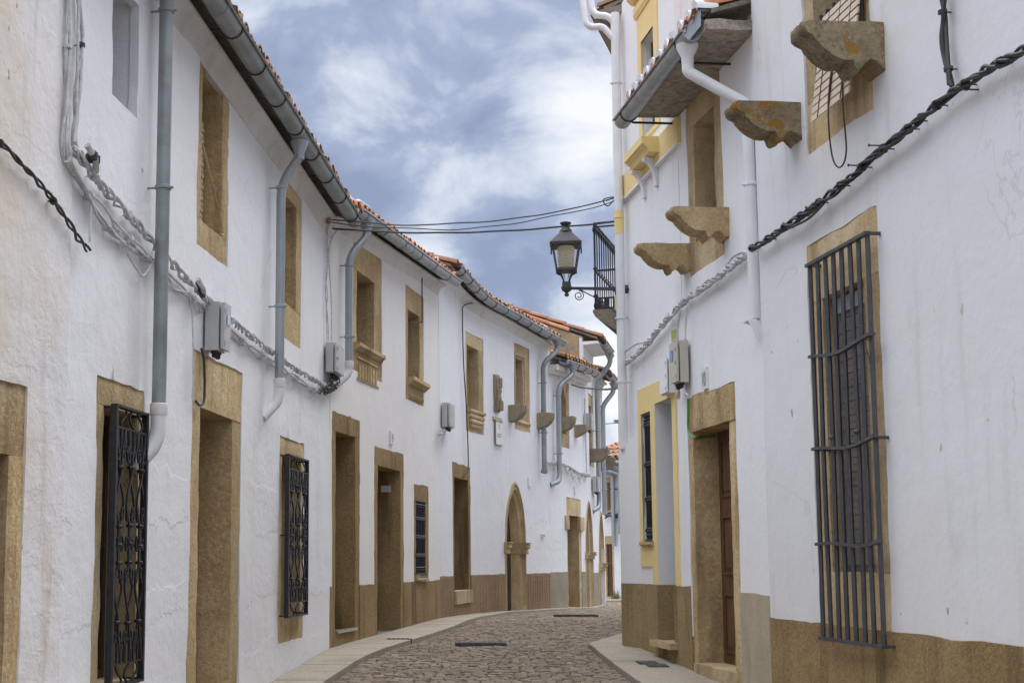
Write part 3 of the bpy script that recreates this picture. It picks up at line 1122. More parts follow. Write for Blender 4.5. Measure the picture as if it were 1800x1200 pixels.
def dado(H, s0, s1, ztop, mat, d=.016, seed=0, name='dado', amp=.004, zb=None):
    fac = H.fac
    zb = zb if zb is not None else min(fac.gz(s0), fac.gz(s1)) - .25
    top = []
    n = max(1, int((s1 - s0) / .12))
    out = [(s0, zb), (s1, zb)]
    zt = ztop if callable(ztop) else (lambda s: ztop)
    for k in range(n + 1):
        s = s1 + (s0 - s1) * k / n
        out.append((s, zt(s) + .016 * noise.noise(Vector((s * 2.5, seed, 0))) + .008 * noise.noise(Vector((s * 9, seed, 3)))))
    mb = wall_mesh(fac, out, [], d * .7 + H.d, .14, H.amp, .05, H.seed)
    return build(mb, name, mat, H.root, smooth='all')


CORBEL = [(0, 0), (.945, 0), (.985, -.03), (1, -.1), (.985, -.2), (.95, -.26), (.90, -.30), (.865, -.33), (.845, -.41), (.73, -.62), (.65, -.71), (.57, -.775), (.49, -.79), (.42, -.775), (.40, -.83), (.385, -.93), (.345, -1), (.30, -.96), (.265, -.86), (.235, -.80), (.18, -.765), (.12, -.80), (.075, -.90), (.04, -.97), (.0, -.96), (-.15, -.95), (-.15, 0)]
QUARTER = [(0, 0), (.9, 0), (1, -.04)] + [(math.cos(a) * 1.0, -.05 - .95 * math.sin(a)) for a in [math.pi / 2 * k / 9 for k in range(1, 10)]] + [(-.2, -1), (-.2, 0)]


def corbel(H, sc, z, out, h, w, mat, prof=CORBEL, seed=0, name='corbel'):
    fac = H.fac
    mb = MB()
    rows = []
    n = 7
    # densify the profile so the block can carry a hewn surface
    dense = []
    m = len(prof)
    for i in range(m):
        a = Vector(prof[i]); b = Vector(prof[(i + 1) % m])
        k = max(1, int((b - a).length / .12))
        for q in range(k):
            dense.append(a + (b - a) * q / k)
    cen = Vector((.45, -.42))
    for i in range(n + 1):
        u = i / n
        s = sc - w / 2 + w * u
        edge = .955 if i in (0, n) else (1.0)
        row = []
        for p in dense:
            q = cen + (p - cen) * edge
            if p.x < 0:
                q = Vector((p.x, q.y))
            nv = Vector((q.x * 3.2, q.y * 3.2, s * 9 + seed))
            j = .012 * noise.noise(nv) + .006 * noise.noise(nv * 2.7)
            row.append(fac.P(s + j, z + q.y * h + j, q.x * out + .8 * j))
        rows.append(row)
    ids = mb.ring_strip(rows, True)
    mb.face(*ids[0]); mb.face(*reversed(ids[-1]))
    return build(mb, name, mat, H.root, smooth=True)


# ------------------------------------------------------------------ small street things
def twisted(path, n=4, R=.018, r=.011, pitch=.35, sides=6, jit=.004, seed=0, mb=None, step=.03):
    """several cables twisted round each other along a path"""
    mb = mb or MB()
    rr = random.Random(seed)
    path = [Vector(p) for p in path]
    cum = [0]
    for a, b in zip(path, path[1:]):
        cum.append(cum[-1] + (b - a).length)
    tot = cum[-1]
    m = max(4, int(tot / step))
    pts, tans = [], []
    j = 0
    for i in range(m + 1):
        x = tot * i / m
        while j < len(cum) - 2 and cum[j + 1] < x:
            j += 1
        f = (x - cum[j]) / max(1e-9, cum[j + 1] - cum[j])
        pts.append(path[j].lerp(path[j + 1], f))
        tans.append((path[j + 1] - path[j]).normalized())
    for k in range(n):
        ph = 2 * math.pi * k / n
        q = []
        for i, (p, t) in enumerate(zip(pts, tans)):
            u = t.cross(Vector((0.3, 0.4, 1))).normalized(); w = t.cross(u)
            x = tot * i / m
            a = ph + 2 * math.pi * x / pitch + 1.1 * noise.noise(Vector((x * 1.9, k * 5.3, seed + 2))) * 2
            Rr = R * (1 + .8 * noise.noise(Vector((x * 2.3, k * 7, seed))))
            q.append(p + (u * math.cos(a) + w * math.sin(a)) * Rr)
        mb.tube(q, r * (1 if k % 2 else .85), sides)
    return mb


def on_wall(fac, pxs, d=.05, n=8):
    return catmull([fac.P(*fac.hit(x, y, d), d) for x, y in pxs], n)


def solo(mb, name, mat, label, cat, group=None, smooth=True):
    o = build(mb, name, mat, None, smooth)
    o['label'] = label; o['category'] = cat
    if group:
        o['group'] = group
    return o


def sub(mb, name, mat, parent, smooth=True):
    return build(mb, name, mat, parent, smooth)


def wall_box(fac, label, s0, s1, z0, z1, depth, mat, d=0.02, sticker=None, glands=True, group='utility boxes on the house walls', lid=True, back=True, name='utility_box', gmat='black'):
    """meter or junction cabinet: body, lid with a shadow gap, wall plate, cable glands"""
    c = fac.P((s0 + s1) / 2, z0, d)
    T = thing(name, label, 'utility box', c, group)
    b = MB()
    rough_box(b, fac, s0, s1, z0, z1, d, d + depth * .72, .2, 0, .008)
    sub(b, 'cabinet_body', mat, T)
    if lid:
        l = MB()
        rough_box(l, fac, s0 + .006, s1 - .006, z0 + .006, z1 - .006, d + depth * .74, d + depth, .2, 0, .012)
        L_ = sub(l, 'cabinet_lid', mat, T)
        w = s1 - s0
        for zz in (.18, .5, .82):
            h = MB()
            z = z0 + (z1 - z0) * zz
            h.fbox(fac, s0 + w * .1, s0 + w * .25, z - .012, z + .012, d + depth + .001, d + depth + .006)
            sub(h, 'hinge', mat, L_)
        if sticker:
            k = MB()
            a, e, p, q, col = sticker
            k.fbox(fac, s0 + w * a, s0 + w * e, z0 + (z1 - z0) * p, z0 + (z1 - z0) * q, d + depth + .0006, d + depth + .002)
            sub(k, 'sticker', col, L_)
    if glands:
        g = MB()
        for f in (.3, .55, .8):
            s = s0 + (s1 - s0) * f
            p = fac.P(s, z0, d + depth * .4)
            g.lathe(p - Vector((0, 0, .045)), [(.013, 0), (.02, .006), (.02, .03), (.028, .034), (.028, .047)], 8)
        sub(g, 'cable_gland', gmat, T)
    return T


def text_mesh(fac, text, s, z, h, d, mb=None, width=None, spacing=1.0):
    """lettering as thin raised shapes on the wall; s, z = lower middle of the word"""
    cu = bpy.data.curves.new('lettering', 'FONT')
    cu.body = text
    cu.size = 1.0
    cu.align_x = 'CENTER'
    cu.space_character = spacing
    ob = bpy.data.objects.new('lettering', cu)
    COL.objects.link(ob)
    dg = bpy.context.evaluated_depsgraph_get()
    me = bpy.data.meshes.new_from_object(ob.evaluated_get(dg))
    mb = mb or MB()
    ys = [v.co.y for v in me.vertices] or [0, 1]
    xs = [v.co.x for v in me.vertices] or [0, 1]
    k = h / (max(ys) - min(ys))
    kx = k if width is None else width / (max(xs) - min(xs))
    base = len(mb.v)
    for v in me.vertices:
        mb.vert(fac.P(s + fac.side * v.co.x * kx, z + (v.co.y - min(ys)) * k, d))
    for f in me.polygons:
        mb.face(*[base + i for i in f.vertices])
    bpy.data.objects.remove(ob, do_unlink=True)
    bpy.data.curves.remove(cu)
    bpy.data.meshes.remove(me)
    return mb


def number_plate(fac, text, label, px, h=.17, w=.13, ins=.5):
    s, z = fac.hit(*px)
    T = thing('number_plate', label, 'number plate', fac.P(s, z - h / 2, 0), 'ceramic house number plates')
    b = MB()
    rough_box(b, fac, s - w / 2, s + w / 2, z - h / 2, z + h / 2, -.01, .03, .2, 0, .006)
    sub(b, 'plate', 'sign', T, False)
    if text:
        sub(text_mesh(fac, text, s, z - h * ins * .72, h * .66, .0318, None, w * .62 if len(text) > 1 else w * .42), 'lettering', 'sign_text', T, False)
    return T


def wrought_grille(parent, fac, s0, s1, z0, z1, d, name='ornate_grille', cols=3, seed=0):
    """old wrought iron cage: frame, crossing wavy bars, collars and scrolls"""
    mb = MB()
    t = .03
    D0, D1 = d - .006, d + .006
    for a, b in (((s0, z0), (s0, z1)), ((s1, z0), (s1, z1))):
        ribbon(mb, fac, [a, ((a[0] + b[0]) / 2, (a[1] + b[1]) / 2), b], t, d - .03, d + .012)
    for z in (z0, z1):
        mb.fbox(fac, s0 - .01, s1 + .01, z - .008, z + .008, d - .03, d + .014)
    for (sx) in (s0, s1):      # returns that tie the cage to the wall
        for z in (z0 + .01, z0 + (z1 - z0) * .5, z1 - .01):
            mb.fbox(fac, sx - .012, sx + .012, z - .007, z + .007, -.06, d - .03)
    o = build(mb, name, 'iron', parent, True)
    w = (s1 - s0) / cols
    sc = MB()
    hgt = z1 - z0
    rr = random.Random(seed)
    for zz in (z0 + .13, z1 - .13):
        sc.fbox(fac, s0 + .015, s1 - .015, zz - .006, zz + .006, D0, D1)
    za = z0 + .13
    H_ = hgt - .26
    # tall hairpins at head and foot
    nl = cols * 2 + 1
    for (zc, up) in ((z0, 1), (z1, -1)):
        for k in range(nl):
            x = s0 + .03 + (s1 - s0 - .06) * (k + .5) / nl
            hw_ = (s1 - s0 - .06) / nl * .42
            zz = zc + up * .13
            path = [(x - hw_, zz), (x - hw_, zz + up * .10), (x - hw_ * .6, zz + up * .135), (x, zz + up * .145), (x + hw_ * .6, zz + up * .135), (x + hw_, zz + up * .10), (x + hw_, zz)]
            ribbon(sc, fac, path, .009, D0, D1)
            if k % 2:
                path = [(x + hw_ * 1.6 * math.sin(q / 8 * math.pi * 1.3 + k), zc + up * (.012 + .11 * q / 8)) for q in range(9)]
                ribbon(sc, fac, path, .010, D0, D1)
    for c in range(cols):
        cx = s0 + w * (c + .5)
        # bars that cross twice and swell between: uneven, as forged by hand
        knots = [0, .17, .33, .42, .58, .67, .83, 1]
        off = [.30, .05, .40, .10, .10, .40, .05, .30]
        for sg in (-1, 1):
            cur = sg
            path = []
            for i_ in range(len(knots) - 1):
                f = -1 if i_ in (1, 5) else 1
                for q in range(7):
                    u = q / 7
                    o0 = off[i_] * cur; o1 = off[i_ + 1] * cur * f
                    e = (1 - math.cos(math.pi * u)) / 2
                    path.append((cx + w * (o0 + (o1 - o0) * e) + .003 * math.sin(9 * u + c), za + H_ * (knots[i_] + (knots[i_ + 1] - knots[i_]) * u)))
                cur *= f
            path.append((cx + w * off[-1] * cur, za + H_))
            ribbon(sc, fac, path, .015, D0 + .003 * sg, D1 + .003 * sg)
        for q in (.17, .42, .5, .58, .83):
            z = za + H_ * q + rr.uniform(-.01, .01)
            sc.lathe(fac.P(cx, z - .012, d), [(.016, 0), (.026, .006), (.026, .018), (.016, .024)], 8)
        for q, up in ((.10, 1), (.36, 1), (.5, 1), (.64, -1), (.90, -1)):
            zc = za + H_ * q
            for sg in (-1, 1):
                path = []
                r0 = w * rr.uniform(.15, .22)
                for k in range(20):
                    an = k / 19 * math.pi * 2.3
                    r_ = r0 * (1 - k / 19 * .7)
                    path.append((cx + sg * (w * .26 - r_ * math.cos(an) * .8), zc + up * (r_ * 1.7 * math.sin(an))))
                ribbon(sc, fac, path, .010, D0, D1)
    build(sc, 'scrollwork', 'iron', o, True)
    return o


def bar_grille(parent, fac, s0, s1, z0, z1, d, nb, rails, mat='iron', r=.009, name='grille', knots=True):
    g = MB()
    for z in (z0, z1) + tuple(rails):
        g.fbox(fac, s0 - .02, s1 + .02, z - .008, z + .008, d - .014, d + .014)
    o = build(g, name, mat, parent, True)
    for k in range(nb):
        s = s0 + (s1 - s0) * (k + .5) / nb
        b = MB()
        b.tube([fac.P(s, z0, d), fac.P(s, z1, d)], r, 8)
        if knots:
            for z in (z0 + .07, z1 - .07) + tuple(rails):
                b.lathe(fac.P(s, z - .03, d), [(r, 0), (r * 1.9, .012), (r * 1.2, .03), (r * 1.9, .048), (r, .06)], 8)
        build(b, 'bar', mat, o, True)
    return o

# ================================================================== GROUND, ROAD, PAVEMENTS
def px_path(fac, pts):
    return [(*fac.hit(x, y, d), d) for x, y, d in pts]


def build_ground():
    mb = MB()
    xs = [-200, -40, -12, -6, -3, -1.5, 0, 1.5, 3, 5, 8, 14, 40, 200]
    ys = [-200, -60, -10, 0, 5, 9] + [10 + .8 * k for k in range(38)] + [42, 50, 80, 200, 400]
    ids = [[mb.vert((x, y, ground_z(y) - .07)) for x in xs] for y in ys]
    for j in range(len(ys) - 1):
        for i in range(len(xs) - 1):
            mb.face(ids[j][i], ids[j][i + 1], ids[j + 1][i + 1], ids[j + 1][i])
    o = build(mb, 'ground', 'earth', None, True)
    o['kind'] = 'structure'


build_ground()

LK = [(-2.6, -14.0), (-1.62, 3.0)] + [(-1.62 + .11 * (y - 3), y) for y in (6, 9, 11)] + [ghit(x, y) for x, y in ((574, 1198), (633, 1159), (691, 1136), (745, 1120), (800, 1101), (847, 1084), (897, 1076), (994, 1070))] + [(4.35, 29.3), (5.05, 32.0), (5.5, 34.5), (5.6, 37.2)]
RKk = [(3.6, -14.0), (2.36, 3.0), (2.33, 7.0)] + [ghit(x, y) for x, y in ((1119, 1198), (1088, 1175), (1057, 1152), (1033, 1133))] + [(3.62, 19.1), (4.9, 23), (6.6, 27.5), (8.2, 31.5), (9.6, 37.2)]


def interp(poly, y):
    for (x0, y0), (x1, y1) in zip(poly, poly[1:]):
        if y <= y1:
            return x0 + (x1 - x0) * max(0, (y - y0)) / (y1 - y0)
    return poly[-1][0]


def build_road():
    rr = random.Random(3)
    bed = MB()
    ys = [3 + .5 * k for k in range(70)]
    rows = []
    for y in ys:
        a, b = interp(LK, y), interp(RKk, y)
        rows.append([(a + (b - a) * k / 6, y, ground_z(y) - .030) for k in range(7)])
    bed.ring_strip(rows)
    bed.cur = 1
    y = 7.0
    while y < 37.0:
        h = rr.uniform(.06, .095)
        a, b = interp(LK, y) + .01, interp(RKk, y) - .01
        x = a + rr.uniform(0, .06)
        wob = rr.uniform(0, 10)
        while x < b - .05:
            w = rr.uniform(.07, .15)
            if x + w > b:
                w = b - x
            g = rr.uniform(.003, .008)
            yo = .035 * math.sin(x * 1.7 + wob * .2) + rr.uniform(-.012, .012)
            crown = -.02 * (2 * (x - a) / (b - a) - 1) ** 2
            zt = ground_z(y) + crown + rr.uniform(-.006, .004)
            z0 = zt - .05
            tilt = [rr.uniform(-.005, .005) for _ in range(4)]
            C = [(x + g, y + yo + g), (x + w - g, y + yo + g), (x + w - g, y + yo + h - g), (x + g, y + yo + h - g)]
            C = [(p + rr.uniform(-.008, .008), q + rr.uniform(-.008, .008)) for p, q in C]
            cx = sum(p for p, q in C) / 4; cy = sum(q for p, q in C) / 4
            lo = [bed.vert((p, q, z0)) for p, q in C]
            mid = [bed.vert((p, q, zt - .007 + t)) for (p, q), t in zip(C, tilt)]
            hi = [bed.vert((cx + (p - cx) * .72, cy + (q - cy) * .68, zt + t)) for (p, q), t in zip(C, tilt)]
            for k in range(4):
                k2 = (k + 1) % 4
                bed.face(lo[k], lo[k2], mid[k2], mid[k])
                bed.face(mid[k], mid[k2], hi[k2], hi[k])
            bed.face(*hi)
            x += w
        y += h
    o = build(bed, 'road', ['earth', 'cobble'], None, False)
    o['kind'] = 'structure'


build_road()


def build_pavement(name, inner, outer, y0, y1, seed):
    rr = random.Random(seed)
    mb = MB()
    y = y0
    while y < y1:
        h = rr.uniform(.55, .75)
        ye = min(y1, y + h)
        a0, b0 = inner(y), outer(y)
        a1, b1 = inner(ye), outer(ye)
        parts = [0, 1] if abs(b0 - a0) < 1.1 else [0, rr.uniform(.45, .6), 1]
        if abs(b0 - a0) > .06 or abs(b1 - a1) > .06:
            for u, v in zip(parts, parts[1:]):
                g = .010
                z = rr.uniform(-.003, .003) + .02
                m = 4
                gx = g if b0 > a0 else -g
                def E(f, yy, q):
                    aa, bb = (a0 + (a1 - a0) * q, b0 + (b1 - b0) * q)
                    return aa + (bb - aa) * f
                rows = []
                for k in range(m + 1):
                    q = k / m
                    yy = y + g + (ye - y - 2 * g) * q
                    xa, xb = E(u, yy, q) + gx, E(v, yy, q) - gx
                    row = [(xa, yy, ground_z(yy) - .06), (xa, yy, ground_z(yy) + z - .006), (xa + gx, yy, ground_z(yy) + z), (xb - gx, yy, ground_z(yy) + z), (xb, yy, ground_z(yy) + z - .006), (xb, yy, ground_z(yy) - .06)]
                    rows.append(row)
                rows = [[(p[0], p[1], p[2] - (.006 if 0 < i < 5 else 0)) for i, p in enumerate(rows[0])]] + [[(p[0], p[1] + .006 * 1, p[2]) for p in rows[0]]] + rows[1:]
                ids = mb.ring_strip(rows)
                mb.face(*reversed(ids[0])); mb.face(*ids[-1])
        y = ye
    o = build(mb, name, 'slab', None, True)
    o['kind'] = 'structure'


def left_wall_x(y):
    for i in range(len(L.p) - 1):
        if L.p[i].y <= y <= L.p[i + 1].y:
            f = (y - L.p[i].y) / (L.p[i + 1].y - L.p[i].y)
            return L.p[i].x + (L.p[i + 1].x - L.p[i].x) * f + .0
    return L.p[-1].x if y > L.p[-1].y else L.p[0].x


def right_wall_x(y):
    if y <= YC:
        return _rline(y)[0] + .0
    return _cx + .36 * (y - YC)


build_pavement('pavement', left_wall_x, lambda y: interp(LK, y), 4.0, 34.5, 5)
build_pavement('pavement', right_wall_x, lambda y: interp(RKk, y), 4.0, 34.0, 8)


def back_pavement():
    mb = MB()
    for k in range(10):
        x0 = 4.6 + k * .62; x1 = x0 + .61
        y = 37.25
        mb.box8([(x0, y, -.06), (x1, y, -.06), (x1, y + 3, -.06), (x0, y + 3, -.06), (x0, y, ground_z(y) + .02), (x1, y, ground_z(y) + .02), (x1, y + 3, .03), (x0, y + 3, .03)])
    build(mb, 'pavement', 'slab', None)['kind'] = 'structure'


back_pavement()

# ================================================================== LEFT SIDE OF THE STREET
sA = L.S(112, 700)
sB = L.S(579, 900)
sC = L.S(773, 1017)
sD = L.S(968, 1005)
sE = L.S(1028, 900)
sF = L.S(1046, 900)
sG = L.S(1064, 900)
GD = .28                         # gutter distance from the wall


def zfit(fac, pts, d):
    h = [fac.hit(x, y, d) for x, y in pts]
    n = len(h)
    ms = sum(a for a, b in h) / n; mz = sum(b for a, b in h) / n
    k = sum((a - ms) * (b - mz) for a, b in h) / max(1e-9, sum((a - ms) ** 2 for a, b in h))
    return (lambda s: mz + k * (s - ms)), h


CORN = [(-.05, -.20), (.0, -.20), (.015, -.14), (.045, -.09), (.09, -.065), (.125, -.06), (.125, -.035), (-.05, -.03)]

# ---- nearest house at the left edge
H0 = House('weathered cream white house nearest on the left, with peeling paint and a stone door jamb', L, L.s[0], sA, -.3, 5.6, 'white_old', 11, .012, .016)
o_ = R4(L, (-150, 940), (36, 940), (46, 682), -.02)
i_ = R4(L, (-120, 940), (9, 940), (9, 800), .08)
w_ = stone_opening(H0, o_, i_, .28, 'stone', 'stone_doorway', seed=1, sill=True, d=.012)
leaf_panel(w_, L, i_[0], i_[1], i_[2], i_[3], -.22)
H0.finish()
e0 = lambda s: 5.35
cornice(H0, L.s[0], sA, e0, CORN)
gutter(H0, L.s[0], sA, e0, GD, .08, 'zinc_dull')
tile_roof(H0, L.s[0], sA, e0, GD + .02, seed=1)

# ---- second house: ornate window cages, two downpipes
H1 = House('long white house with two ornate iron window cages and a recessed plaster niche', L, sA, sB, -.3, 5.25, 'white', 22, 0, .016, .13, .004)
e1, g1 = zfit(L, ((390, 0), (471, 162), (510, 222), (545, 270), (565, 297), (598, 337)), GD)
# recess with plastered cheeks
ns0, ns1 = L.S(197, 100), L.S(243, 100)
nz = L.Z(197, 168)
H1.holes.append(rect_poly(ns0, ns1, nz, 4.75, .01, .1, 5))
def niche():
    mb = MB()
    dp = -.46
    c = [(ns0 - .012, nz - .012), (ns1 + .012, nz - .012), (ns1 + .012, 4.78), (ns0 - .012, 4.78)]
    for k in range(4):
        a, b = c[k], c[(k + 1) % 4]
        m = max(2, int((Vector(b) - Vector(a)).length / .12))
        rows = []
        for dd in (-.012, -.02, -.10, -.18, dp):
            rows.append([L.P(a[0] + (b[0] - a[0]) * q / m, a[1] + (b[1] - a[1]) * q / m, dd + 0) for q in range(m + 1)])
        mb.ring_strip(rows)
    o = build(mb, 'plaster_recess', 'white', H1.root, True)
    glazed(o, L, ns0, ns1, nz, 4.75, dp + .03, 'wood', 1, 1)
niche()

# ground floor window with cage, nearest
z_wb = L.Z(490, 1131)
z_wn = L.Z(252, 1193, .065)
o_ = R4(L, (164.5, 900), (253, 740), (252, 688), z_wn - .22)
i_ = (L.S(181, 900), L.S(243, 900), z_wn + .01, L.Z(182, 712))
w_ = stone_opening(H1, o_, i_, .26, 'stone_pale', 'stone_window', .08, seed=2, jit=.016)
glazed(w_, L, i_[0], i_[1], i_[2], i_[3], -.21, 'wood_dark')
cd = .065
c0, c1 = L.S(200, 900, cd), L.S(255, 900, cd)
wrought_grille(w_, L, c0, c1, z_wn, L.Z(197, 709, cd), cd, cols=3)
# ground floor window with cage, far
o_ = R4(L, (490, 950), (533.5, 950), (490, 763), (490, 1131))
i_ = (L.S(498, 900), L.S(530, 900), L.Z(498, 1085), L.Z(498, 799))
w_ = stone_opening(H1, o_, i_, .26, 'stone_pale', 'stone_window', .1, seed=3, jit=.012)
glazed(w_, L, i_[0], i_[1], i_[2], i_[3], -.21, 'wood_dark')
wrought_grille(w_, L, L.S(506, 950, cd), L.S(540, 950, cd), L.Z(506, 1084, cd), L.Z(506, 798, cd), cd, cols=3)
# doorway
o_ = R4(L, (334, 900), (423.5, 900), (339, 611), -.02)
i_ = (L.S(352, 900), L.S(409, 900), .10, L.Z(353, 716))
w_ = stone_opening(H1, o_, i_, .34, 'stone', 'stone_doorway', .09, seed=4, jit=.012)
leaf_panel(w_, L, i_[0], i_[1], i_[2], i_[3], -.29, 'wood')
# upper windows
o_ = R4(L, (348, 250), (402, 300), (347, 58), (349, 432))
i_ = (L.S(357, 250), L.S(392, 300), L.Z(356, 385), L.Z(357, 117))
w_ = stone_opening(H1, o_, i_, .27, 'stone', 'stone_window', .09, seed=5)
blind_panel(w_, L, i_[0] + .01, i_[0] + (i_[1] - i_[0]) * .97, i_[2] + .05, i_[3] - .25, -.16, 'slat')
glazed(w_, L, i_[0], i_[1], i_[2], i_[3], -.22, 'wood')
mb = MB()
mb.tube(catmull([L.P(i_[0] + .05, i_[3] - .6, -.02), L.P(i_[0] + .2, i_[2] + .4, .0), L.P(i_[0] + .5, i_[2] + .05, .02), L.P(i_[1] - .1, i_[2] - .02, .02)], 6), .012, 6)
build(mb, 'blind_cord', 'stone_pale', w_, True)
o_ = R4(L, (497, 450), (529.5, 480), (497, 288), (498, 592))
i_ = (L.S(500, 450), L.S(522, 450), L.Z(499, 528), L.Z(500, 340))
w_ = stone_opening(H1, o_, i_, .27, 'stone', 'stone_window', .1, seed=6)
blind_panel(w_, L, i_[0] + .01, i_[1] - .02, i_[2] + .06, i_[3] - .2, -.16, 'slat')
glazed(w_, L, i_[0], i_[1], i_[2], i_[3], -.22, 'wood')
H1.finish()
cornice(H1, sA, sB, e1, CORN)
gutter(H1, sA, sB, e1, GD, .078, 'zinc_dull', .72, joints=[sA + 2.0, sA + 4.6, sB - 1.2])
tile_roof(H1, sA, sB + .1, e1, GD + .03, seed=2, rows=10, dz=.07)
# downpipes
pd = .11
p = px_path(L, [(279, 718, pd), (282.5, 300, pd), (285, 5, pd)])
s_, zlo = p[0][0], p[0][1]
pipe = downpipe(H1, [(s_, e1(s_) - .02, GD), (s_, e1(s_) - .06, GD), (s_, e1(s_) - .16, pd), (s_, zlo, pd)], .047, 'zinc_dull',
                [(s_, L.Z(283, 327, pd), pd), (s_, L.Z(285, 10, pd), pd), (s_, 1.9 + .9, pd)][:2],
                [(s_, zlo + .02, pd), (s_, zlo - .22, pd), (s_ - .12, zlo - .40, -.02)])
p = px_path(L, [(491, 672, pd), (489, 400, pd)])
s_, zlo = p[0][0], p[0][1]
downpipe(H1, [(s_, e1(s_) - .08, GD), (s_, e1(s_) - .22, GD), (s_, e1(s_) - .47, pd), (s_, zlo, pd)], .043, 'zinc',
         [(s_, L.Z(488, 323, pd), pd), (s_, L.Z(488, 535, pd), pd)],
         [(s_, zlo + .02, pd), (s_, zlo - .16, pd), (s_ - .10, zlo - .33, -.02)])

# ---- third house: plain tan dado
H2 = House('warm white house between two gutter joints, with tan dado, two deep doorways and carved sills', L, sB, sC, -.1, 5.45, 'white_warm', 33, 0, .010, .16)
e2, g2 = zfit(L, ((610, 352), (650, 385), (700, 422), (755, 460), (800, 495)), GD)
o_ = R4(L, (620.5, 500), (671, 550), (620.5, 409), (620.5, 649))
i_ = (L.S(629, 500), L.S(659.5, 500), L.Z(630.5, 603), L.Z(629, 475))
w_ = stone_opening(H2, o_, i_, .30, 'stone', 'stone_window', .1, seed=7)
glazed(w_, L, i_[0], i_[1], i_[2], i_[3], -.26, 'wood_dark')
moulded_sill(w_, L, i_[0] - .1, o_[1] - .02, i_[2] - .10, [(-.02, 0), (.015, 0), (.03, .03), (.06, .05), (.06, .09), (-.02, .09)], 'stone')
mb = MB()
zs = i_[2] - .42
mb.fbox(L, i_[0] - .02, i_[1] + .1, zs + .23, zs + .255, -.02, .012)
for k in range(7):
    a = i_[0] + .02 + k * (i_[1] - i_[0]) / 6.5
    mb.fbox(L, a, a + .055, zs, zs + .17, -.02, .022)
mb.fbox(L, i_[0] - .04, i_[1] + .13, zs - .03, zs - .005, -.02, .016)
build(mb, 'carved_apron', 'stone', w_)
o_ = R4(L, (713, 600), (744.5, 620), (712, 498), (715, 701))
i_ = (L.S(718.5, 600), L.S(738, 600), L.Z(719, 661), L.Z(718, 543))
w_ = stone_opening(H2, o_, i_, .28, 'stone', 'stone_window', .1, seed=8)
glazed(w_, L, i_[0], i_[1], i_[2], i_[3], -.24, 'wood_dark')
moulded_sill(w_, L, i_[0] - .05, o_[1] + .04, i_[2] - .12, [(-.02, 0), (.02, 0), (.05, .03), (.09, .06), (.09, .11), (-.02, .11)], 'stone')
moulded_sill(w_, L, i_[0] + .02, i_[1] + .12, i_[2] - .30, [(-.02, 0), (.01, 0), (.03, .03), (.03, .06), (-.02, .06)], 'stone', 'lower_moulding')
zD2 = L.Z(576, 1031)
o_ = R4(L, (583.5, 800), (632, 900), (583, 722), .0)
i_ = (L.S(590.5, 800), L.S(625, 800), L.Z(593, 1110), L.Z(590, 758))
w_ = stone_opening(H2, o_, i_, .36, 'dado', 'stone_doorway', .1, seed=9, jit=.003, d=.010)
leaf_panel(w_, L, i_[0], i_[1], i_[2], i_[3], -.31, 'wood')
mb = MB(); mb.fbox(L, i_[0] + .005, i_[1] - .005, i_[2] - .012, i_[2] + .018, -.02, .035); build(mb, 'threshold', 'steel', w_)
o_ = R4(L, (658, 900), (709.5, 900), (657.6, 783.5), .0)
i_ = (L.S(664, 900), L.S(704, 900), L.Z(662, 1117), L.Z(663.5, 818))
w_ = stone_opening(H2, o_, i_, .36, 'dado', 'stone_doorway', .1, seed=10, jit=.003, d=.010)
leaf_panel(w_, L, i_[0], i_[1], i_[2], i_[3], -.31, 'wood')
mb = MB(); mb.fbox(L, i_[0] + .005, i_[1] - .005, i_[2] - .05, i_[2] + .012, -.3, .04); build(mb, 'threshold', 'steel', w_)
mb = MB(); mb.fbox(L, i_[1] - .004, i_[1] + .01, L.Z(668, 857), L.Z(668, 845), -.27, -.13); build(mb, 'door_notice', 'sign', w_)
o_ = R4(L, (728.5, 920), (753, 920), (728, 850), (728, 1021))
i_ = (L.S(731.5, 920), L.S(748, 920), L.Z(732, 1008), L.Z(731, 879))
w_ = stone_opening(H2, o_, i_, .2, 'dado', 'stone_window', .1, seed=11, jit=.003, d=.010)
bar_grille(w_, L, i_[0], i_[1], i_[2], i_[3], -.01, 6, tuple(i_[2] + (i_[3] - i_[2]) * q for q in (.25, .5, .75)), 'iron', .012)
glazed(w_, L, i_[0], i_[1], i_[2], i_[3], -.16, 'wood_dark')
moulded_sill(w_, L, i_[0] - .02, i_[1] + .02, i_[2] - .10, [(-.02, 0), (.04, 0), (.045, .025), (-.02, .035)], 'dado_pale', 'window_sill')
H2.finish()
for a, b in ((sB + .005, L.S(584, 900)), (L.S(631.5, 900), L.S(658, 900)), (L.S(709, 900), L.S(728.5, 920)), (L.S(752.5, 920), sC)):
    dado(H2, a, b, zD2, 'dado', .012, 3)
a, b = L.S(728.5, 920), L.S(752.5, 920)
dado(H2, a + .003, b - .003, L.Z(728, 1021) - .01, 'dado', .012, 3)
cornice(H2, sB, sC, e2, CORN)
gutter(H2, sB + .1, sC, e2, GD, .078, 'zinc', .9, rods=False, rod_mat='zinc', joints=[sB + .9, sB + 2.6])
tile_roof(H2, sB + .1, sC, lambda s: e2(s) + .0, GD + .01, seed=3, rows=10, mat='tile_new')
p = px_path(L, [(613, 640, pd), (614, 470, pd)])
s_, zlo = p[0][0], p[0][1]
downpipe(H2, [(s_ + .15, e2(s_) - .06, GD), (s_ + .15, e2(s_) - .22, GD), (s_, e2(s_) - .48, pd), (s_, zlo, pd)], .045, 'zinc',
         [(s_, L.Z(613, 466, pd), pd), (s_, L.Z(613, 592, pd), pd)], [(s_, zlo + .02, pd), (s_, zlo - .10, pd), (s_ - .12, zlo - .26, -.02)])
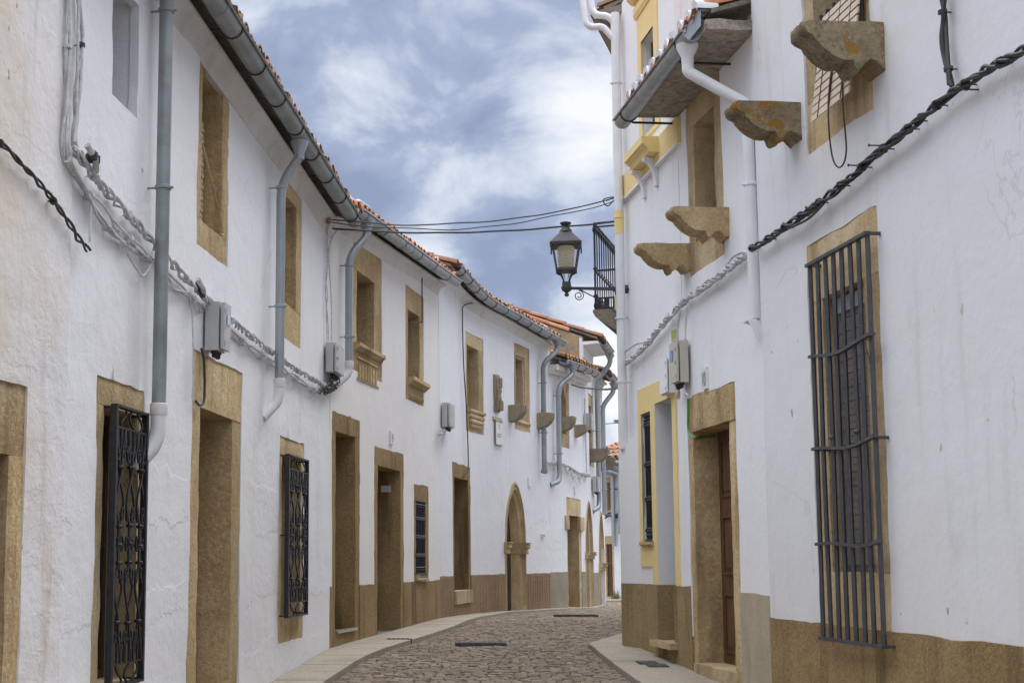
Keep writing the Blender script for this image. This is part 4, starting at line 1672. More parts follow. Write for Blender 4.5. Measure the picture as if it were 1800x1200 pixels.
# overflow bend over the eaves
mb = MB()
mb.tube(fillet([L.P(s_ + .1, e2(s_) + .02, .2), L.P(s_ + .1, e2(s_) + .20, .16), L.P(s_ + .55, e2(s_) + .20, .2), L.P(s_ + .55, e2(s_) + .05, .24)], .18, 7), .04, 12)
build(mb, 'gutter_bend', 'zinc', H2.root, True)

# ---- fourth house: brick scored dado, pointed doorway, corbels
H3 = House('white house with brick scored dado, pointed stone doorway and a carved stone relief', L, sC, sD, -.1, 5.75, 'white', 44, 0, .010, .17)
e3, g3 = zfit(L, ((808, 480), (850, 514), (900, 550), (945, 578), (985, 602)), GD)
o_ = R4(L, (818.5, 670), (850, 680), (817, 580), (819.6, 756))
i_ = (L.S(822.5, 670), L.S(842.5, 670), L.Z(823, 717), L.Z(822.4, 606))
w_ = stone_opening(H3, o_, i_, .30, 'stone_pale', 'stone_window', .12, seed=12)
glazed(w_, L, i_[0], i_[1], i_[2], i_[3], -.26, 'wood_dark')
for k in range(4):
    moulded_sill(w_, L, i_[0] + .03 * k, o_[1] - .02 - .03 * k, i_[2] - .06 - .085 * k, [(-.02, 0), (.035 - .006 * k, 0), (.055 - .008 * k, .025), (.055 - .008 * k, .05), (.03, .065), (-.02, .065)], 'stone_pale')
o_ = R4(L, (904, 690), (931, 690), (901, 600), (906.4, 754))
i_ = (L.S(907, 690), L.S(920, 690), L.Z(908, 733), L.Z(905, 628))
w_ = stone_opening(H3, o_, i_, .28, 'stone_pale', 'stone_window', .12, seed=13)
glazed(w_, L, i_[0], i_[1], i_[2], i_[3], -.24, 'wood_dark')
mb = MB()
fr = [(i_[0] - .09, i_[0] - .05), (i_[1] + .05, i_[1] + .10)]
for a, b in fr:
    rough_box(mb, L, a, b, i_[2] + .25, i_[3] + .10, -.02, .022, .15, .002, .015)
rough_box(mb, L, i_[0] - .05, i_[1] + .05, i_[3] + .045, i_[3] + .10, -.02, .022, .15, .002, .015)
build(mb, 'roll_moulding', 'stone_pale', w_, True)
moulded_sill(w_, L, o_[0] + .05, o_[1] - .05, i_[2] - .11, [(-.02, 0), (.02, 0), (.04, .03), (.03, .06), (-.02, .06)], 'stone_pale')
# doorway with a stone block at the foot
o_ = R4(L, (796, 900), (827, 940), (795, 811.5), L.Z(800, 1061))
i_ = (L.S(799, 900), L.S(823, 900), L.Z(800, 1038), L.Z(798.5, 838))
w_ = stone_opening(H3, o_, i_, .33, 'dado', 'stone_doorway', .12, seed=14, jit=.003, d=.010)
leaf_panel(w_, L, i_[0], i_[1], i_[2], i_[3], -.28, 'wood')
mb = MB(); rough_box(mb, L, i_[0] - .1, i_[1] + .12, L.Z(800, 1062), i_[2] + .005, -.1, .05, .15, .004, .012)
build(mb, 'door_step', 'stone_pale', w_, True)
# pointed doorway
zb_ = L.gz(L.S(905, 1070)) - .02
A1 = arch_doorway(H3, L.S(888, 1000), L.S(925, 1000), zb_, L.Z(888, 950), L.Z(903.5, 846), .18, .27, 'stone_pale', (L.Z(888, 973), L.Z(888, 952)), 15)
H3.finish()
zD3 = L.Z(829, 1010)
for a, b in ((sC + .003, L.S(796.5, 900)), (L.S(826.5, 940), L.S(888.5, 1000)), (L.S(924.8, 1000), sD)):
    dd = dado(H3, a, b, zD3, 'brick', .012, 6)
    # scored joints: vertical courses, as in the photograph
    mb = MB()
    x = a + .10
    k = 0
    zlow = min(L.gz(a), L.gz(b)) + .02
    while x < b - .03:
        mb.fbox(L, x, x + .011, zlow, zD3 - .03, .002, .0165)
        zz = zlow + .12 + (k % 3) * .22
        while zz < zD3 - .1:
            if rnd.random() < .8:
                mb.fbox(L, x + .012, min(b - .01, x + .13), zz, zz + .012, .002, .0163)
            zz += .62
        x += .142
        k += 1
    if mb.v:
        build(mb, 'scored_joint', 'joint', dd)
a, b = L.S(796.5, 900), L.S(826.5, 940)
dado(H3, a + .003, b - .003, L.Z(800, 1061) - .01, 'brick', .010, 6)
cornice(H3, sC, sD, e3, CORN)
gutter(H3, sC + .05, sD + .12, e3, GD, .078, 'zinc', .62, joints=[sC + 2, sC + 4.2])
tile_roof(H3, sC, sD, e3, GD + .02, seed=4, rows=11, dz=.03)
p = px_path(L, [(957, 825, pd), (956, 640, pd)])
s_, zlo = p[0][0], p[0][1]
downpipe(H3, [(s_ + .25, e3(s_) - .06, GD + .05), (s_ + .25, e3(s_) - .25, GD + .05), (s_, e3(s_) - .52, pd), (s_, zlo, pd)], .05, 'zinc_dull', [(s_, L.Z(956, 673, pd), pd), (s_, L.Z(956, 760, pd), pd)],
         [(s_, zlo, pd), (s_ - .02, zlo - .06, pd - .02)], 'zinc_dull')
for (x, yt, xt, yb, k) in ((893, 711, 918, 737, 0), (943, 725, 968, 750, 1)):
    s_, z_ = L.hit(x, yt)
    out = .30
    corbel(H3, s_ + .12, z_, out, .31, .24, 'stone_grey', QUARTER, k)

# ---- fifth house: low lichened roof, lintelled door with ears
H4 = House('low white house with lichened tile eaves, eared stone doorway and lancet upper window', L, sD, sE, -.1, 5.25, 'white', 55, 0, .008, .2)
e4, g4 = zfit(L, ((990, 632), (1030, 650), (1060, 666)), GD)
o_ = R4(L, (985, 720), (1000.5, 720), (984, 653), (988, 785))
i_ = (L.S(988, 720), L.S(996, 720), L.Z(988, 760), L.Z(987, 680))
w_ = stone_opening(H4, o_, i_, .25, 'stone_pale', 'stone_window', .15, seed=16)
glazed(w_, L, i_[0], i_[1], i_[2], i_[3], -.22, 'wood_dark', 0)
mb = MB()
c = (i_[0] + i_[1]) / 2; hw = (i_[1] - i_[0]) / 2
for sg in (-1, 1):
    q = [L.P(c + sg * hw * 1.02, i_[3] - .30, -.02), L.P(c + sg * hw * 1.02, i_[3] + .01, -.02), L.P(c, i_[3] + .01, -.02)]
    ids = [mb.vert(v) for v in q] + [mb.vert(L.P(c + sg * hw * math.sin(t_), i_[3] - .30 + .29 * math.cos(t_), -.02)) for t_ in [math.pi / 2 * k / 6 for k in range(1, 6)]]
    mb.face(*ids)
    b2 = [mb.vert(L.P(c + sg * hw * math.sin(t_), i_[3] - .30 + .29 * math.cos(t_), dd)) for dd in (-.02, -.2) for t_ in [math.pi / 2 * k / 6 for k in range(0, 7)]]
    for k in range(6):
        mb.face(b2[k], b2[k + 1], b2[k + 8], b2[k + 7])
build(mb, 'arched_head', 'stone_pale', w_)
o_ = R4(L, (996.5, 960), (1022, 960), (995, 873), L.gz(L.S(1000, 1067)) - .02)
i_ = (L.S(999, 960), L.S(1018.5, 960), L.gz(L.S(1000, 1067)) + .01, L.Z(998, 905))
w_ = stone_opening(H4, o_, i_, .36, 'stone_pale', 'stone_doorway', .12, seed=17)
leaf_panel(w_, L, i_[0], i_[1], i_[2], i_[3], -.32, 'wood_dark')
mb = MB()
ze0, ze1 = L.Z(996, 930), L.Z(996, 905)
rough_box(mb, L, o_[0] - .14, i_[0] + .02, ze0, ze1, -.05, .04, .1, .004)
build(mb, 'lintel_ear', 'stone_pale', w_, True)
mb = MB()
rough_box(mb, L, i_[1] - .02, o_[1] + .24, ze0, ze1, -.05, .04, .1, .004)
build(mb, 'lintel_ear', 'stone_pale', w_, True)
H4.finish()
dado(H4, sD + .003, o_[0], L.Z(968, 1005), 'dado_grey', .012, 7)
dado(H4, o_[1], sE, L.Z(1024, 1004), 'dado_grey', .012, 8)
cornice(H4, sD, sE, e4, [(-.05, -.34), (.0, -.34), (.02, -.26), (.10, -.26), (.10, -.19), (.19, -.19), (.19, -.08), (-.05, -.08)])
gutter(H4, sD + .1, sE + .35, e4, GD, .085, 'zinc', .6, joints=[sD + .8])
tile_roof(H4, sD + .1, sE + .3, lambda s: e4(s) + .02, GD + .03, seed=5, rows=8, mat='tile_old', back=2.6)
p = px_path(L, [(983.5, 835, pd), (982, 680, pd)])
s_, zlo = p[0][0], p[0][1]
downpipe(H4, [(s_ + .3, e4(s_) - .06, GD + .05), (s_ + .3, e4(s_) - .22, GD + .05), (s_, e4(s_) - .50, pd), (s_, zlo, pd), (s_ - .05, zlo - .12, pd), (s_ - .25, zlo - .2, .0)], .052, 'zinc', [(s_, L.Z(981, 695, pd), pd), (s_, L.Z(983, 797, pd), pd)])
for (x, yt, k) in ((986, 731.5, 2), (1009, 746, 3)):
    s_, z_ = L.hit(x, yt)
    corbel(H4, s_ + .12, z_, .27, .30 if k == 2 else .26, .24, 'stone_grey', QUARTER if k == 2 else [(0, 0), (.96, .02), (1, -.05), (.97, -.5), (.5, -.8), (.12, -1), (-.2, -1), (-.2, 0)], k)

# ---- sixth house: tall stone gable
H5 = House('tall white house with a rough stone gable rising over the lichened roof', L, sE, sF, -.1, 5.95, 'white', 66, 0, .006, .22)
z5 = L.Z(1040, 604)
o_ = R4(L, (1035, 750), (1042.5, 750), (1034, 690), (1036, 818))
i_ = (L.S(1036.5, 750), L.S(1040.5, 750), L.Z(1036, 800), L.Z(1036, 712))
w_ = stone_opening(H5, o_, i_, .25, 'stone_pale', 'stone_window', .2, seed=18)
glazed(w_, L, i_[0], i_[1], i_[2], i_[3], -.22, 'wood_dark', 0)
zb_ = L.gz(L.S(1036, 1063)) - .02
arch_doorway(H5, L.S(1029.5, 1000), L.S(1043, 1000), zb_, L.Z(1030, 968), L.Z(1040, 881), .15, .42, 'stone_pale', (L.Z(1030, 982), L.Z(1030, 969)), 19)
H5.finish()
def gable5():
    mb = MB()
    e = 5.98
    pts2 = [(.0, e - 1.6), (.0, e), (-2.2, e + .85), (-4.5, e + 1.7), (-4.5, e - 1.6)]
    for dd in (0, .3):
        ids = [mb.vert(L.P(sE + .02 + dd, z, d)) for d, z in pts2]
        mb.face(*ids)
        if dd == 0:
            a = ids
        else:
            for k in range(5):
                mb.face(a[k], a[(k + 1) % 5], ids[(k + 1) % 5], ids[k])
    return build(mb, 'stone_gable', 'gable_stone', H5.root)
gb = gable5()
mb = MB()
for k in range(9):
    d0_, d1_ = -.28 - k * .45, -.78 - k * .45
    ring = []
    for dd, rr_ in ((d0_, .085), (d1_, .075)):
        ring.append([L.P(sE + .06 + rr_ * math.cos(math.pi * q / 6), 5.98 + .387 * (-dd) + .02 + rr_ * math.sin(math.pi * q / 6), dd) for q in range(7)])
    mb.ring_strip(ring)
build(mb, 'verge_tile', 'tile_new', H5.root, True)
e5 = lambda s: 5.95
cornice(H5, sE + .02, sF, e5, [(-.02, -.42), (.02, -.42), (.02, -.16), (.34, -.13), (.34, -.08), (-.02, -.08)], 'white_clean')
gutter(H5, sE + .3, sF, lambda s: e5(s) - .06, .42, .08, 'zinc', .5, rods=False, rod_mat='zinc')
tile_roof(H5, sE + .1, sF + .1, lambda s: e5(s) - .02, .42, seed=6, rows=10, slope=.38, mat='tile')
p = px_path(L, [(1052, 860, pd)])
s_ = sF - .12
downpipe(H5, [(s_, 5.8, .42), (s_, 5.6, .42), (s_, 5.2, pd), (s_, L.Z(1050, 880, pd), pd), (s_ - .06, L.Z(1050, 890, pd), pd), (s_ - .3, L.Z(1050, 893, pd) - .06, .0)], .055, 'zinc', [(s_, L.Z(1048, 755, pd), pd)])
s_, z_ = L.hit(1037, 788)
corbel(H5, s_ + .12, z_, .42, .30, .26, 'stone_dark', [(0, 0), (.95, .02), (1, -.1), (.9, -.6), (.6, -.95), (.1, -1), (-.2, -1), (-.2, 0)], 6)

# ---- seventh house, last before the bend
H6 = House('narrow white house ending the left row, its gutter above the last pointed door', L, sF, L.s[-1], -.1, 5.5, 'white', 77, 0, .006, .22)
o_ = R4(L, (1052, 730), (1055.5, 740), (1051, 710), (1052, 820))
i_ = (L.S(1052.8, 740), L.S(1054.5, 740), L.Z(1052, 805), L.Z(1052, 728))
w_ = stone_opening(H6, o_, i_, .2, 'stone_pale', 'stone_window', .2, seed=20)
glazed(w_, L, i_[0], i_[1], i_[2], i_[3], -.18, 'wood_dark', 0)
zb_ = L.gz(L.S(1058, 1062)) - .02
arch_doorway(H6, L.S(1053, 1000), L.S(1062.6, 1000), zb_, L.Z(1054, 988), L.Z(1058, 897), .14, .42, 'stone_pale', (L.Z(1054, 1003), L.Z(1054, 989)), 21)
H6.finish()
dado(H5, L.S(1042.8, 1000), sF, L.Z(1044, 1006), 'dado_grey', .01, 9)
dado(H6, sF, L.S(1053.2, 1000), L.Z(1050, 1006), 'dado_grey', .01, 9)
e6 = lambda s: 5.42
cornice(H6, sF, L.s[-1], e6, CORN)
gutter(H6, sF + .25, L.s[-1] + .15, lambda s: e6(s) - .02, .36, .085, 'zinc', .55, rods=False, rod_mat='zinc')
tile_roof(H6, sF + .1, L.s[-1] + .1, e6, .36, seed=7, rows=8)
s_ = L.S(1061, 800, pd)
downpipe(H6, [(s_ + .15, 5.3, .36), (s_ + .15, 5.1, .36), (s_, 4.75, pd), (s_, L.Z(1065, 905, pd), pd)], .055, 'zinc', [(s_, L.Z(1061, 715, pd), pd), (s_, L.Z(1061, 860, pd), pd)])
s_, z_ = L.hit(1054.5, 804)
corbel(H6, s_ + .1, z_, .36, .30, .26, 'stone_dark', [(0, 0), (.95, .02), (1, -.1), (.9, -.6), (.6, -.95), (.1, -1), (-.2, -1), (-.2, 0)], 8)
mb = MB()
q = [L.P(L.s[-1], -.2, 0), L.P(L.s[-1], -.2, -6), L.P(L.s[-1], 7.2, -6), L.P(L.s[-1], 5.5, 0)]
r2 = [L.P(L.s[-1] - .3, a.z, d) for a, d in zip(q, (0, -6, -6, 0))]
mb.box8([q[0], q[1], r2[1], r2[0], q[3], q[2], r2[2], r2[3]])
build(mb, 'end_wall', 'white', H6.root)

# ================================================================== RIGHT SIDE
sR1 = R.S(1358, 1040)
sR2 = R.S(1205, 800)
sR3 = R.s[-1]
# ---- near right house
J1 = House('tall white house nearest on the right, with chipped paint, long barred window and tan dado', R, R.s[0], sR1, -.3, 8.2, 'white_near', 88, .02, .014, .15, .002)
o_ = R4(R, (1424, 500), (1562, 800), (1421, 434), .52)
i_ = (R.S(1457, 760), R.S(1530, 760), R.Z(1469, 1004), R.Z(1447, 526))
i_ = (min(i_[0], i_[1]), max(i_[0], i_[1]), i_[2], i_[3])
w_ = stone_opening(J1, o_, i_, .30, 'stone_pale', 'stone_window', .08, seed=31, jit=.016, d=.02)
glazed(w_, R, i_[0], i_[1], i_[2], i_[3], -.10, 'alu', 0)
blind_panel(w_, R, i_[0] + .05, i_[1] - .05, i_[2] + .05, i_[3] - .12, -.085, 'slat_grey', 'roller_shutter', .05, .93)
mb = MB(); mb.fbox(R, i_[0] + .01, i_[1] - .01, i_[3] - .13, i_[3] - .02, -.095, -.06); build(mb, 'shutter_box', 'zinc', w_)
gd = .10
ga, gb_ = R.S(1528, 500, gd), R.S(1425, 500, gd)
gzt = R.Z(1425, 466, gd); gzb = R.Z(1455, 1122, gd)
def long_grille():
    rails = [gzt, R.Z(1433, 628, gd), R.Z(1441, 789, gd), R.Z(1448, 954, gd), gzb]
    for i, z in enumerate(rails):
        m = 12
        path = []
        for k in range(m + 1):
            u = k / m
            s = ga - .03 + (gb_ - ga + .06) * u
            sag = 0 if i in (0, 4) else -.02 * math.sin(math.pi * u) + .012 * math.sin(7 * u + i)
            path.append((s, z + sag))
        mb = MB()
        ribbon(mb, R, path, .022 if i not in (0, 4) else .024, gd - .006, gd + .03)
        if i == 0:
            g = build(mb, 'window_grille', 'iron_grey', w_, True)
        else:
            build(mb, 'crossbar', 'iron_grey', g, True)
    for s in (ga - .012, gb_ + .012):
        for z in (gzt, rails[2], gzb):
            mb = MB()
            mb.fbox(R, s - .012, s + .012, z - .010, z + .010, -.05, gd - .006)
            build(mb, 'fixing_lug', 'iron_grey', g)
    for k in range(8):
        u = k / 7
        s = ga + (gb_ - ga) * u
        b = MB()
        j = .006 * math.sin(k * 2.3)
        b.tube([R.P(s, gzb, gd), R.P(s + j, (gzb + gzt) / 2, gd + j), R.P(s, gzt, gd)], .0175, 4)
        if k in (2, 5):
            z = rails[2] + .05
            b.lathe(R.P(s, z, gd), [(.016, 0), (.024, .008), (.024, .022), (.016, .03)], 8)
        build(b, 'bar', 'iron_grey', g)
    t = MB()
    zt_ = rails[1] - .03
    t.tube(catmull([R.P(ga, zt_, gd + .03), R.P(ga - .03, zt_ + .03, gd), R.P(ga + .02, zt_ + .05, gd - .03), R.P(ga + .03, zt_, gd + .03), R.P(ga - .02, zt_ - .12, gd + .03), R.P(ga - .03, zt_ - .16, gd + .03)], 6), .004, 6)
    build(t, 'rope_tie', 'rust', g, True)
long_grille()
# upper window
o_ = R4(R, (1418, 100), (1535, 100), (1475, -230), (1421, 277))
i_ = (R.S(1510, 60), R.S(1433, 60), R.Z(1433, 175), R.Z(1475, -170))
w_ = stone_opening(J1, o_, i_, .30, 'stone_pale', 'stone_window', .09, seed=32, jit=.014, d=.02)
glazed(w_, R, i_[0], i_[1], i_[2], i_[3], -.2, 'wood')
# blind hanging out over the guard rail
def hung_blind():
    mb = MB()
    a, b = R.S(1500, 150, .14), R.S(1433, 205, .14)
    zt = R.Z(1449, 100, .10); zb = R.Z(1431, 214, .16)
    n = 13
    for k in range(n):
        u0, u1 = k / n, (k + .74) / n
        za_, zb2 = zb + (zt + .35 - zb) * u0, zb + (zt + .35 - zb) * u1
        da, db = .17 - .12 * u0, .17 - .12 * u1
        P = R.P
        mb.box8([P(a, za_, da - .006), P(b, za_, da - .006), P(b, za_, da + .006), P(a, za_, da + .006), P(a, zb2, db - .006), P(b, zb2, db - .006), P(b, zb2, db + .006), P(a, zb2, db + .006)])
    o = build(mb, 'hanging_blind', 'slat', w_)
    for f in (.2, .5, .8):
        s = a + (b - a) * f
        c = MB(); c.tube([R.P(s, zt + .35, .055), R.P(s, zb, .180)], .004, 5); build(c, 'ladder_cord', 'rust', o)
    c = MB()
    s0_, s1_ = R.S(1461, 250, .17), R.S(1487, 250, .17)
    c.tube(catmull([R.P(s0_, zt, .12), R.P(s0_, zb + .02, .18), R.P(s0_, R.Z(1461, 270, .17), .17), R.P((s0_ + s1_) / 2, R.Z(1472, 297, .17), .17), R.P(s1_, R.Z(1487, 265, .17), .17), R.P(s1_, zb + .02, .18), R.P(s1_, zt, .12)], 8), .006, 6)
    build(c, 'pull_cord', 'rust', o, True)
hung_blind()
def guard():
    mb = MB()
    a, b = R.S(1515, 0, .04), R.S(1443, 30, .04)
    zt = R.Z(1447, 24, .04)
    z0 = zt - .62
    mb.fbox(R, a - .05, b + .05, z0 + .08, z0 + .10, .025, .055)
    mb.fbox(R, a - .05, b + .05, zt - .16, zt - .14, .025, .055)
    g = build(mb, 'window_guard', 'iron', w_)
    for k in range(7):
        s = a + (b - a) * k / 6
        c = MB(); c.tube([R.P(s, z0, .04), R.P(s, zt, .04)], .013, 6); build(c, 'bar', 'iron', g)
guard()
J1.finish()
dado(J1, R.s[0], sR1 - .004, R.Z(1362, 1085), 'dado', .016, 12)
s_, z_ = R.hit(1413, 178)
corbel(J1, s_ + .125, z_, .555, .315, .25, 'stone_lichen', CORBEL, 11)
s_, z_ = R.hit(1557, 38)
corbel(J1, s_ + .125, z_, .575, .345, .25, 'stone_lichen', CORBEL, 12)
tile_roof(J1, R.s[0], sR1, lambda s: 8.15, .4, seed=9, rows=6)

# ---- house number 10 with tiled eaves
J2 = House('bright white house numbered 10, with tiled eaves on a stone slab and granite doorway', R, sR1, sR2, -.3, 5.75, 'white_clean', 99, 0, .010, .16, .001)
o_ = R4(R, (1207.5, 300), (1268, 250), (1265, 92), (1215.5, 486))
o_ = (o_[0], o_[1], o_[2], R.Z(1202, 184))
i_ = (R.S(1256, 347), R.S(1220, 347), R.Z(1213, 432), R.Z(1219, 221))
w_ = stone_opening(J2, o_, i_, .30, 'stone_pale', 'stone_window', .1, seed=33, jit=.012)
leaf_panel(w_, R, i_[0], i_[1], i_[2], i_[3], -.26, 'wood_dark', 'balcony_door')
o_ = R4(R, (1211, 850), (1297, 850), (1203, 705), -.02)
i_ = (R.S(1282, 850), R.S(1219, 850), R.Z(1237, 1166), R.Z(1216, 760))
w_ = stone_opening(J2, o_, i_, .29, 'stone', 'stone_doorway', .08, seed=34, jit=.012, lintel_lip=.008)
leaf_panel(w_, R, i_[0], i_[1], i_[2], i_[3], -.255, 'wood')
mb = MB(); rough_box(mb, R, i_[0] - .06, i_[1] + .0, -.05, i_[2] + .004, -.25, .05, .12, .004, .012); build(mb, 'door_step', 'stone_pale', w_, True)
J2.finish()
dado(J2, sR1 + .01, o_[0], R.Z(1330, 1043), 'dado_pale', .014, 13)
zE = 5.58
mb = MB()
rough_box(mb, R, sR1 - .02, sR2 + .05, zE - .02, zE + .09, -.1, .44, .14, .012, .02)
build(mb, 'eaves_slab', 'soffit', J2.root, True)
eR = lambda s: zE + .07
gutter(J2, sR1 + .12, sR2 + .25, lambda s: zE + .02, .50, .085, 'zinc', 1.9, rods=False)
tile_roof(J2, sR1, sR2 + .2, lambda s: zE + .15, .47, seed=12, rows=9, mat='tile_new', back=3.5, slope=.30, dz=.02, r=.092)
mb = MB(); mb.fbox(R, sR1 + .02, sR2 + .2, zE + .03, zE + .185, .455, .462); build(mb, 'eaves_flashing', 'zinc', J2.root)
# white mortar that stops the tile ends
def mortar():
    mb = MB()
    n = max(1, int((sR2 + .2 - sR1) / .215))
    w = (sR2 + .2 - sR1) / n
    rr = random.Random(4)
    for c in range(n):
        s = sR1 + (c + .5) * w
        z = zE + .15 + .02 + .022
        k = 9
        outer = []; inner = []
        for q in range(k):
            a = math.pi * q / (k - 1)
            ro = .108 + rr.uniform(-.008, .008)
            outer.append((s + ro * math.cos(a), z + ro * math.sin(a) - .01))
            ri = .060 + rr.uniform(-.012, .008)
            inner.append((s + ri * math.cos(a), z + ri * math.sin(a) - .02))
        for dd in ((.485, .30),):
            f0 = [R.P(x, y, dd[0] + rr.uniform(-.008, .01)) for x, y in outer]; f1 = [R.P(x, y, dd[0] - .004) for x, y in inner]
            b0 = [R.P(x, y, dd[1]) for x, y in outer]; b1 = [R.P(x, y, dd[1]) for x, y in inner]
            mb.ring_strip([b0, f0, f1, b1])
        mb.fbox(R, s + .085, s + w - .085, zE + .14, z + .012, .36, .475)
    return mb
build(mortar(), 'mortar_filling', 'mortar', J2.root, True)
for s in (sR1 + .62, sR2 + .02):
    b = MB(); b.tube([R.P(s, zE + .01, .56), R.P(s, zE - .07, .45), R.P(s, zE - .07, -.02)], .012, 6)
    build(b, 'gutter_stay', 'iron', J2.root)
# white downpipe of the eaves
gs = sR1 + .28
s1_, z1_ = R.hit(1310, 230, .06)
sx = R.S(1318, 420, .06)
downpipe(J2, [(gs, zE - .05, .50), (gs, zE - .28, .50), (sx, zE - .62, .05), (sx, R.Z(1322, 560, .06), .03)], .05, 'pvc', [(sx, R.Z(1313, 326, .06), .04)], fil=.03)
mb = MB()
zc = R.Z(1322, 572, .06)
P = R.P
mb.box8([P(sx - .06, zc - .16, -.02), P(sx + .06, zc - .0, -.02), P(sx + .06, zc - .0, .02), P(sx - .06, zc - .16, .02), P(sx - .06, zc + .03, -.02), P(sx + .06, zc + .03, -.02), P(sx + .06, zc + .03, .12), P(sx - .06, zc + .03, .12)])
build(mb, 'pipe_shoe', 'white_clean', J2.root)
for (x, y, out, h, k) in ((1213, 427, .51, .285, 21), (1281, 363, .52, .295, 22)):
    s_, z_ = R.hit(x, y)
    corbel(J2, s_ + .12, z_, out, h, .24, 'stone', CORBEL, k)

# ---- yellow trimmed corner house
J3 = House('corner house with yellow painted bands, tall barred window and black iron balcony', R, sR2, sR3, -.3, 7.65, 'white_clean', 111, 0, .008, .17, .001)
ys0, ys1 = R.S(1192, 800), R.S(1124.5, 800)
wz0, wz1 = R.Z(1134, 952), R.Z(1130, 728)
wa, wb = R.S(1147.5, 840), R.S(1131, 840)
da_, db_ = R.S(1186, 850), R.S(1156, 850)
dz1 = R.Z(1155, 709)
dzb = R.Z(1158, 1124)
J3.holes.append(rect_poly(wa, wb, wz0, wz1, .002, .2, 1))
ua, ub = R.S(1152, 130), R.S(1130, 130)
uz0, uz1 = R.Z(1131, 244), R.Z(1128, 77)
J3.holes.append(rect_poly(ua, ub, uz0, uz1, .002, .2, 3))
J3.holes.append(rect_poly(da_, db_, dzb, dz1, .003, .2, 2))
zDy = R.Z(1157, 1027)
zT = R.Z(1121, 687)
zPb = R.Z(1128, 995)
def painted_band(poly, holes, nm, d=.010):
    mb = wall_mesh(R, poly, holes, d + .006, .3, .003, .03, 2)
    return build(mb, nm, 'yellow', J3.root, True)
pm = R.S(1150, 1000)
poly = [(ys0, zDy), (da_ - .001, zDy), (da_ - .001, dz1), (db_ + .001, dz1), (db_ + .001, zDy), (pm, zDy), (pm, zPb), (ys1, zPb), (ys1, zT), (ys0, zT)]
painted_band(poly, [[(wa, wz0), (wb, wz0), (wb, wz1), (wa, wz1)]], 'yellow_surround')
def reveal(a, b, z0, z1, depth, mat, nm, floor=True):
    mb = MB()
    c = [(a, z0), (b, z0), (b, z1), (a, z1)]
    for k in range(4):
        p, q = c[k], c[(k + 1) % 4]
        m = max(2, int((Vector(q) - Vector(p)).length / .15))
        rows = [[R.P(p[0] + (q[0] - p[0]) * i / m, p[1] + (q[1] - p[1]) * i / m, dd) for i in range(m + 1)] for dd in (.014, -.1, -depth)]
        mb.ring_strip(rows)
    return build(mb, nm, mat, J3.root, True)
wv = reveal(wa, wb, wz0, wz1, .2, 'white_clean', 'window_reveal')
glazed(wv, R, wa, wb, wz0, wz1, -.14, 'wood_dark', 0)
bar_grille(wv, R, wa + .02, wb - .02, wz0 + .02, wz1 - .02, -.02, 4, tuple(wz0 + (wz1 - wz0) * q for q in (.09, .33, .60, .91)), 'iron', .013)
moulded_sill(wv, R, wa - .04, wb + .04, wz0 - .05, [(-.02, 0), (.03, 0), (.055, .02), (.055, .05), (-.02, .05)], 'stone_pale', 'window_sill')
dv = reveal(da_, db_, dzb, dz1, .32, 'white_clean', 'door_reveal')
leaf_panel(dv, R, da_, db_, dzb, dz1, -.27, 'wood_dark')
mb = MB(); rough_box(mb, R, da_ - .03, db_ + .10, dzb - .06, dzb + .01, -.3, .10, .15, .002, .008); build(mb, 'door_step', 'stone_pale', dv, True)
for s, sg in ((db_, -1), (da_, 1)):
    mb = MB()
    a, b = (s + sg * .012, s) if sg < 0 else (s, s + .012)
    mb.fbox(R, a, b, dzb + .012, zDy, -.3, .032)
    build(mb, 'dado_return', 'dado_moss', dv)
J3.finish()
dado(J3, R.S(1211, 850) - .0, da_, zDy, 'dado_moss', .016, 14)
dado(J3, db_, R.S(1127, 1060), zDy, 'dado_moss', .016, 15)
dado(J3, da_ + .003, db_ - .003, dzb - .065, 'dado_moss', .010, 15)
# yellow string course that falls across the facade at floor level
zq = R.Z(1197, 250); zq2 = R.Z(1197, 204)
bs0, bs1 = R.S(1197, 240), sR3 - .02
mb = MB()
sweep(mb, R, bs0, bs1, [(-.01, zq - 4), (.040, zq - 4), (.045, zq2 - 4), (-.01, zq2 - 4)], lambda s: 4.0, .4)
build(mb, 'string_course', 'yellow', J3.root)
mb = MB(); mb.fbox(R, bs0, bs1, zq - .022, zq - .002, -.01, .05); build(mb, 'string_course_edge', 'white_clean', J3.root)
# upper window with moulded yellow frame
ua, ub = R.S(1152, 130), R.S(1130, 130)
uz0, uz1 = R.Z(1131, 244), R.Z(1128, 77)
fa, fb = R.S(1159, 130), R.S(1123.5, 130)
mb = wall_mesh(R, [(fa, uz0 - .05), (fb, uz0 - .05), (fb, 7.6), (fa, 7.6)], [[(ua, uz0), (ub, uz0), (ub, uz1), (ua, uz1)]], .016, .3, .002, .03, 2)
uf = build(mb, 'upper_window', 'yellow', J3.root, True)
mb = MB()
sweep(mb, R, fa - .03, fb + .03, [(0, 0), (.03, 0), (.05, .05), (.05, .12), (0, .12)], lambda s: uz1 + .33, .3)
sweep(mb, R, fa - .08, fb + .08, [(0, 0), (.05, 0), (.11, .06), (.11, .14), (0, .14)], lambda s: uz1 + .52, .3)
build(mb, 'window_hood', 'yellow', uf)
J3win = reveal  # reveal of the opening
mb = MB()
c = [(ua, uz0), (ub, uz0), (ub, uz1), (ua, uz1)]
for k in range(4):
    p, q = c[k], c[(k + 1) % 4]
    mb.ring_strip([[R.P(p[0], p[1], dd), R.P(q[0], q[1], dd)] for dd in (.018, -.15)])
build(mb, 'window_reveal', 'white_clean', uf)
glazed(uf, R, ua, ub, uz0, uz1, -.10, 'wood_dark', 0)
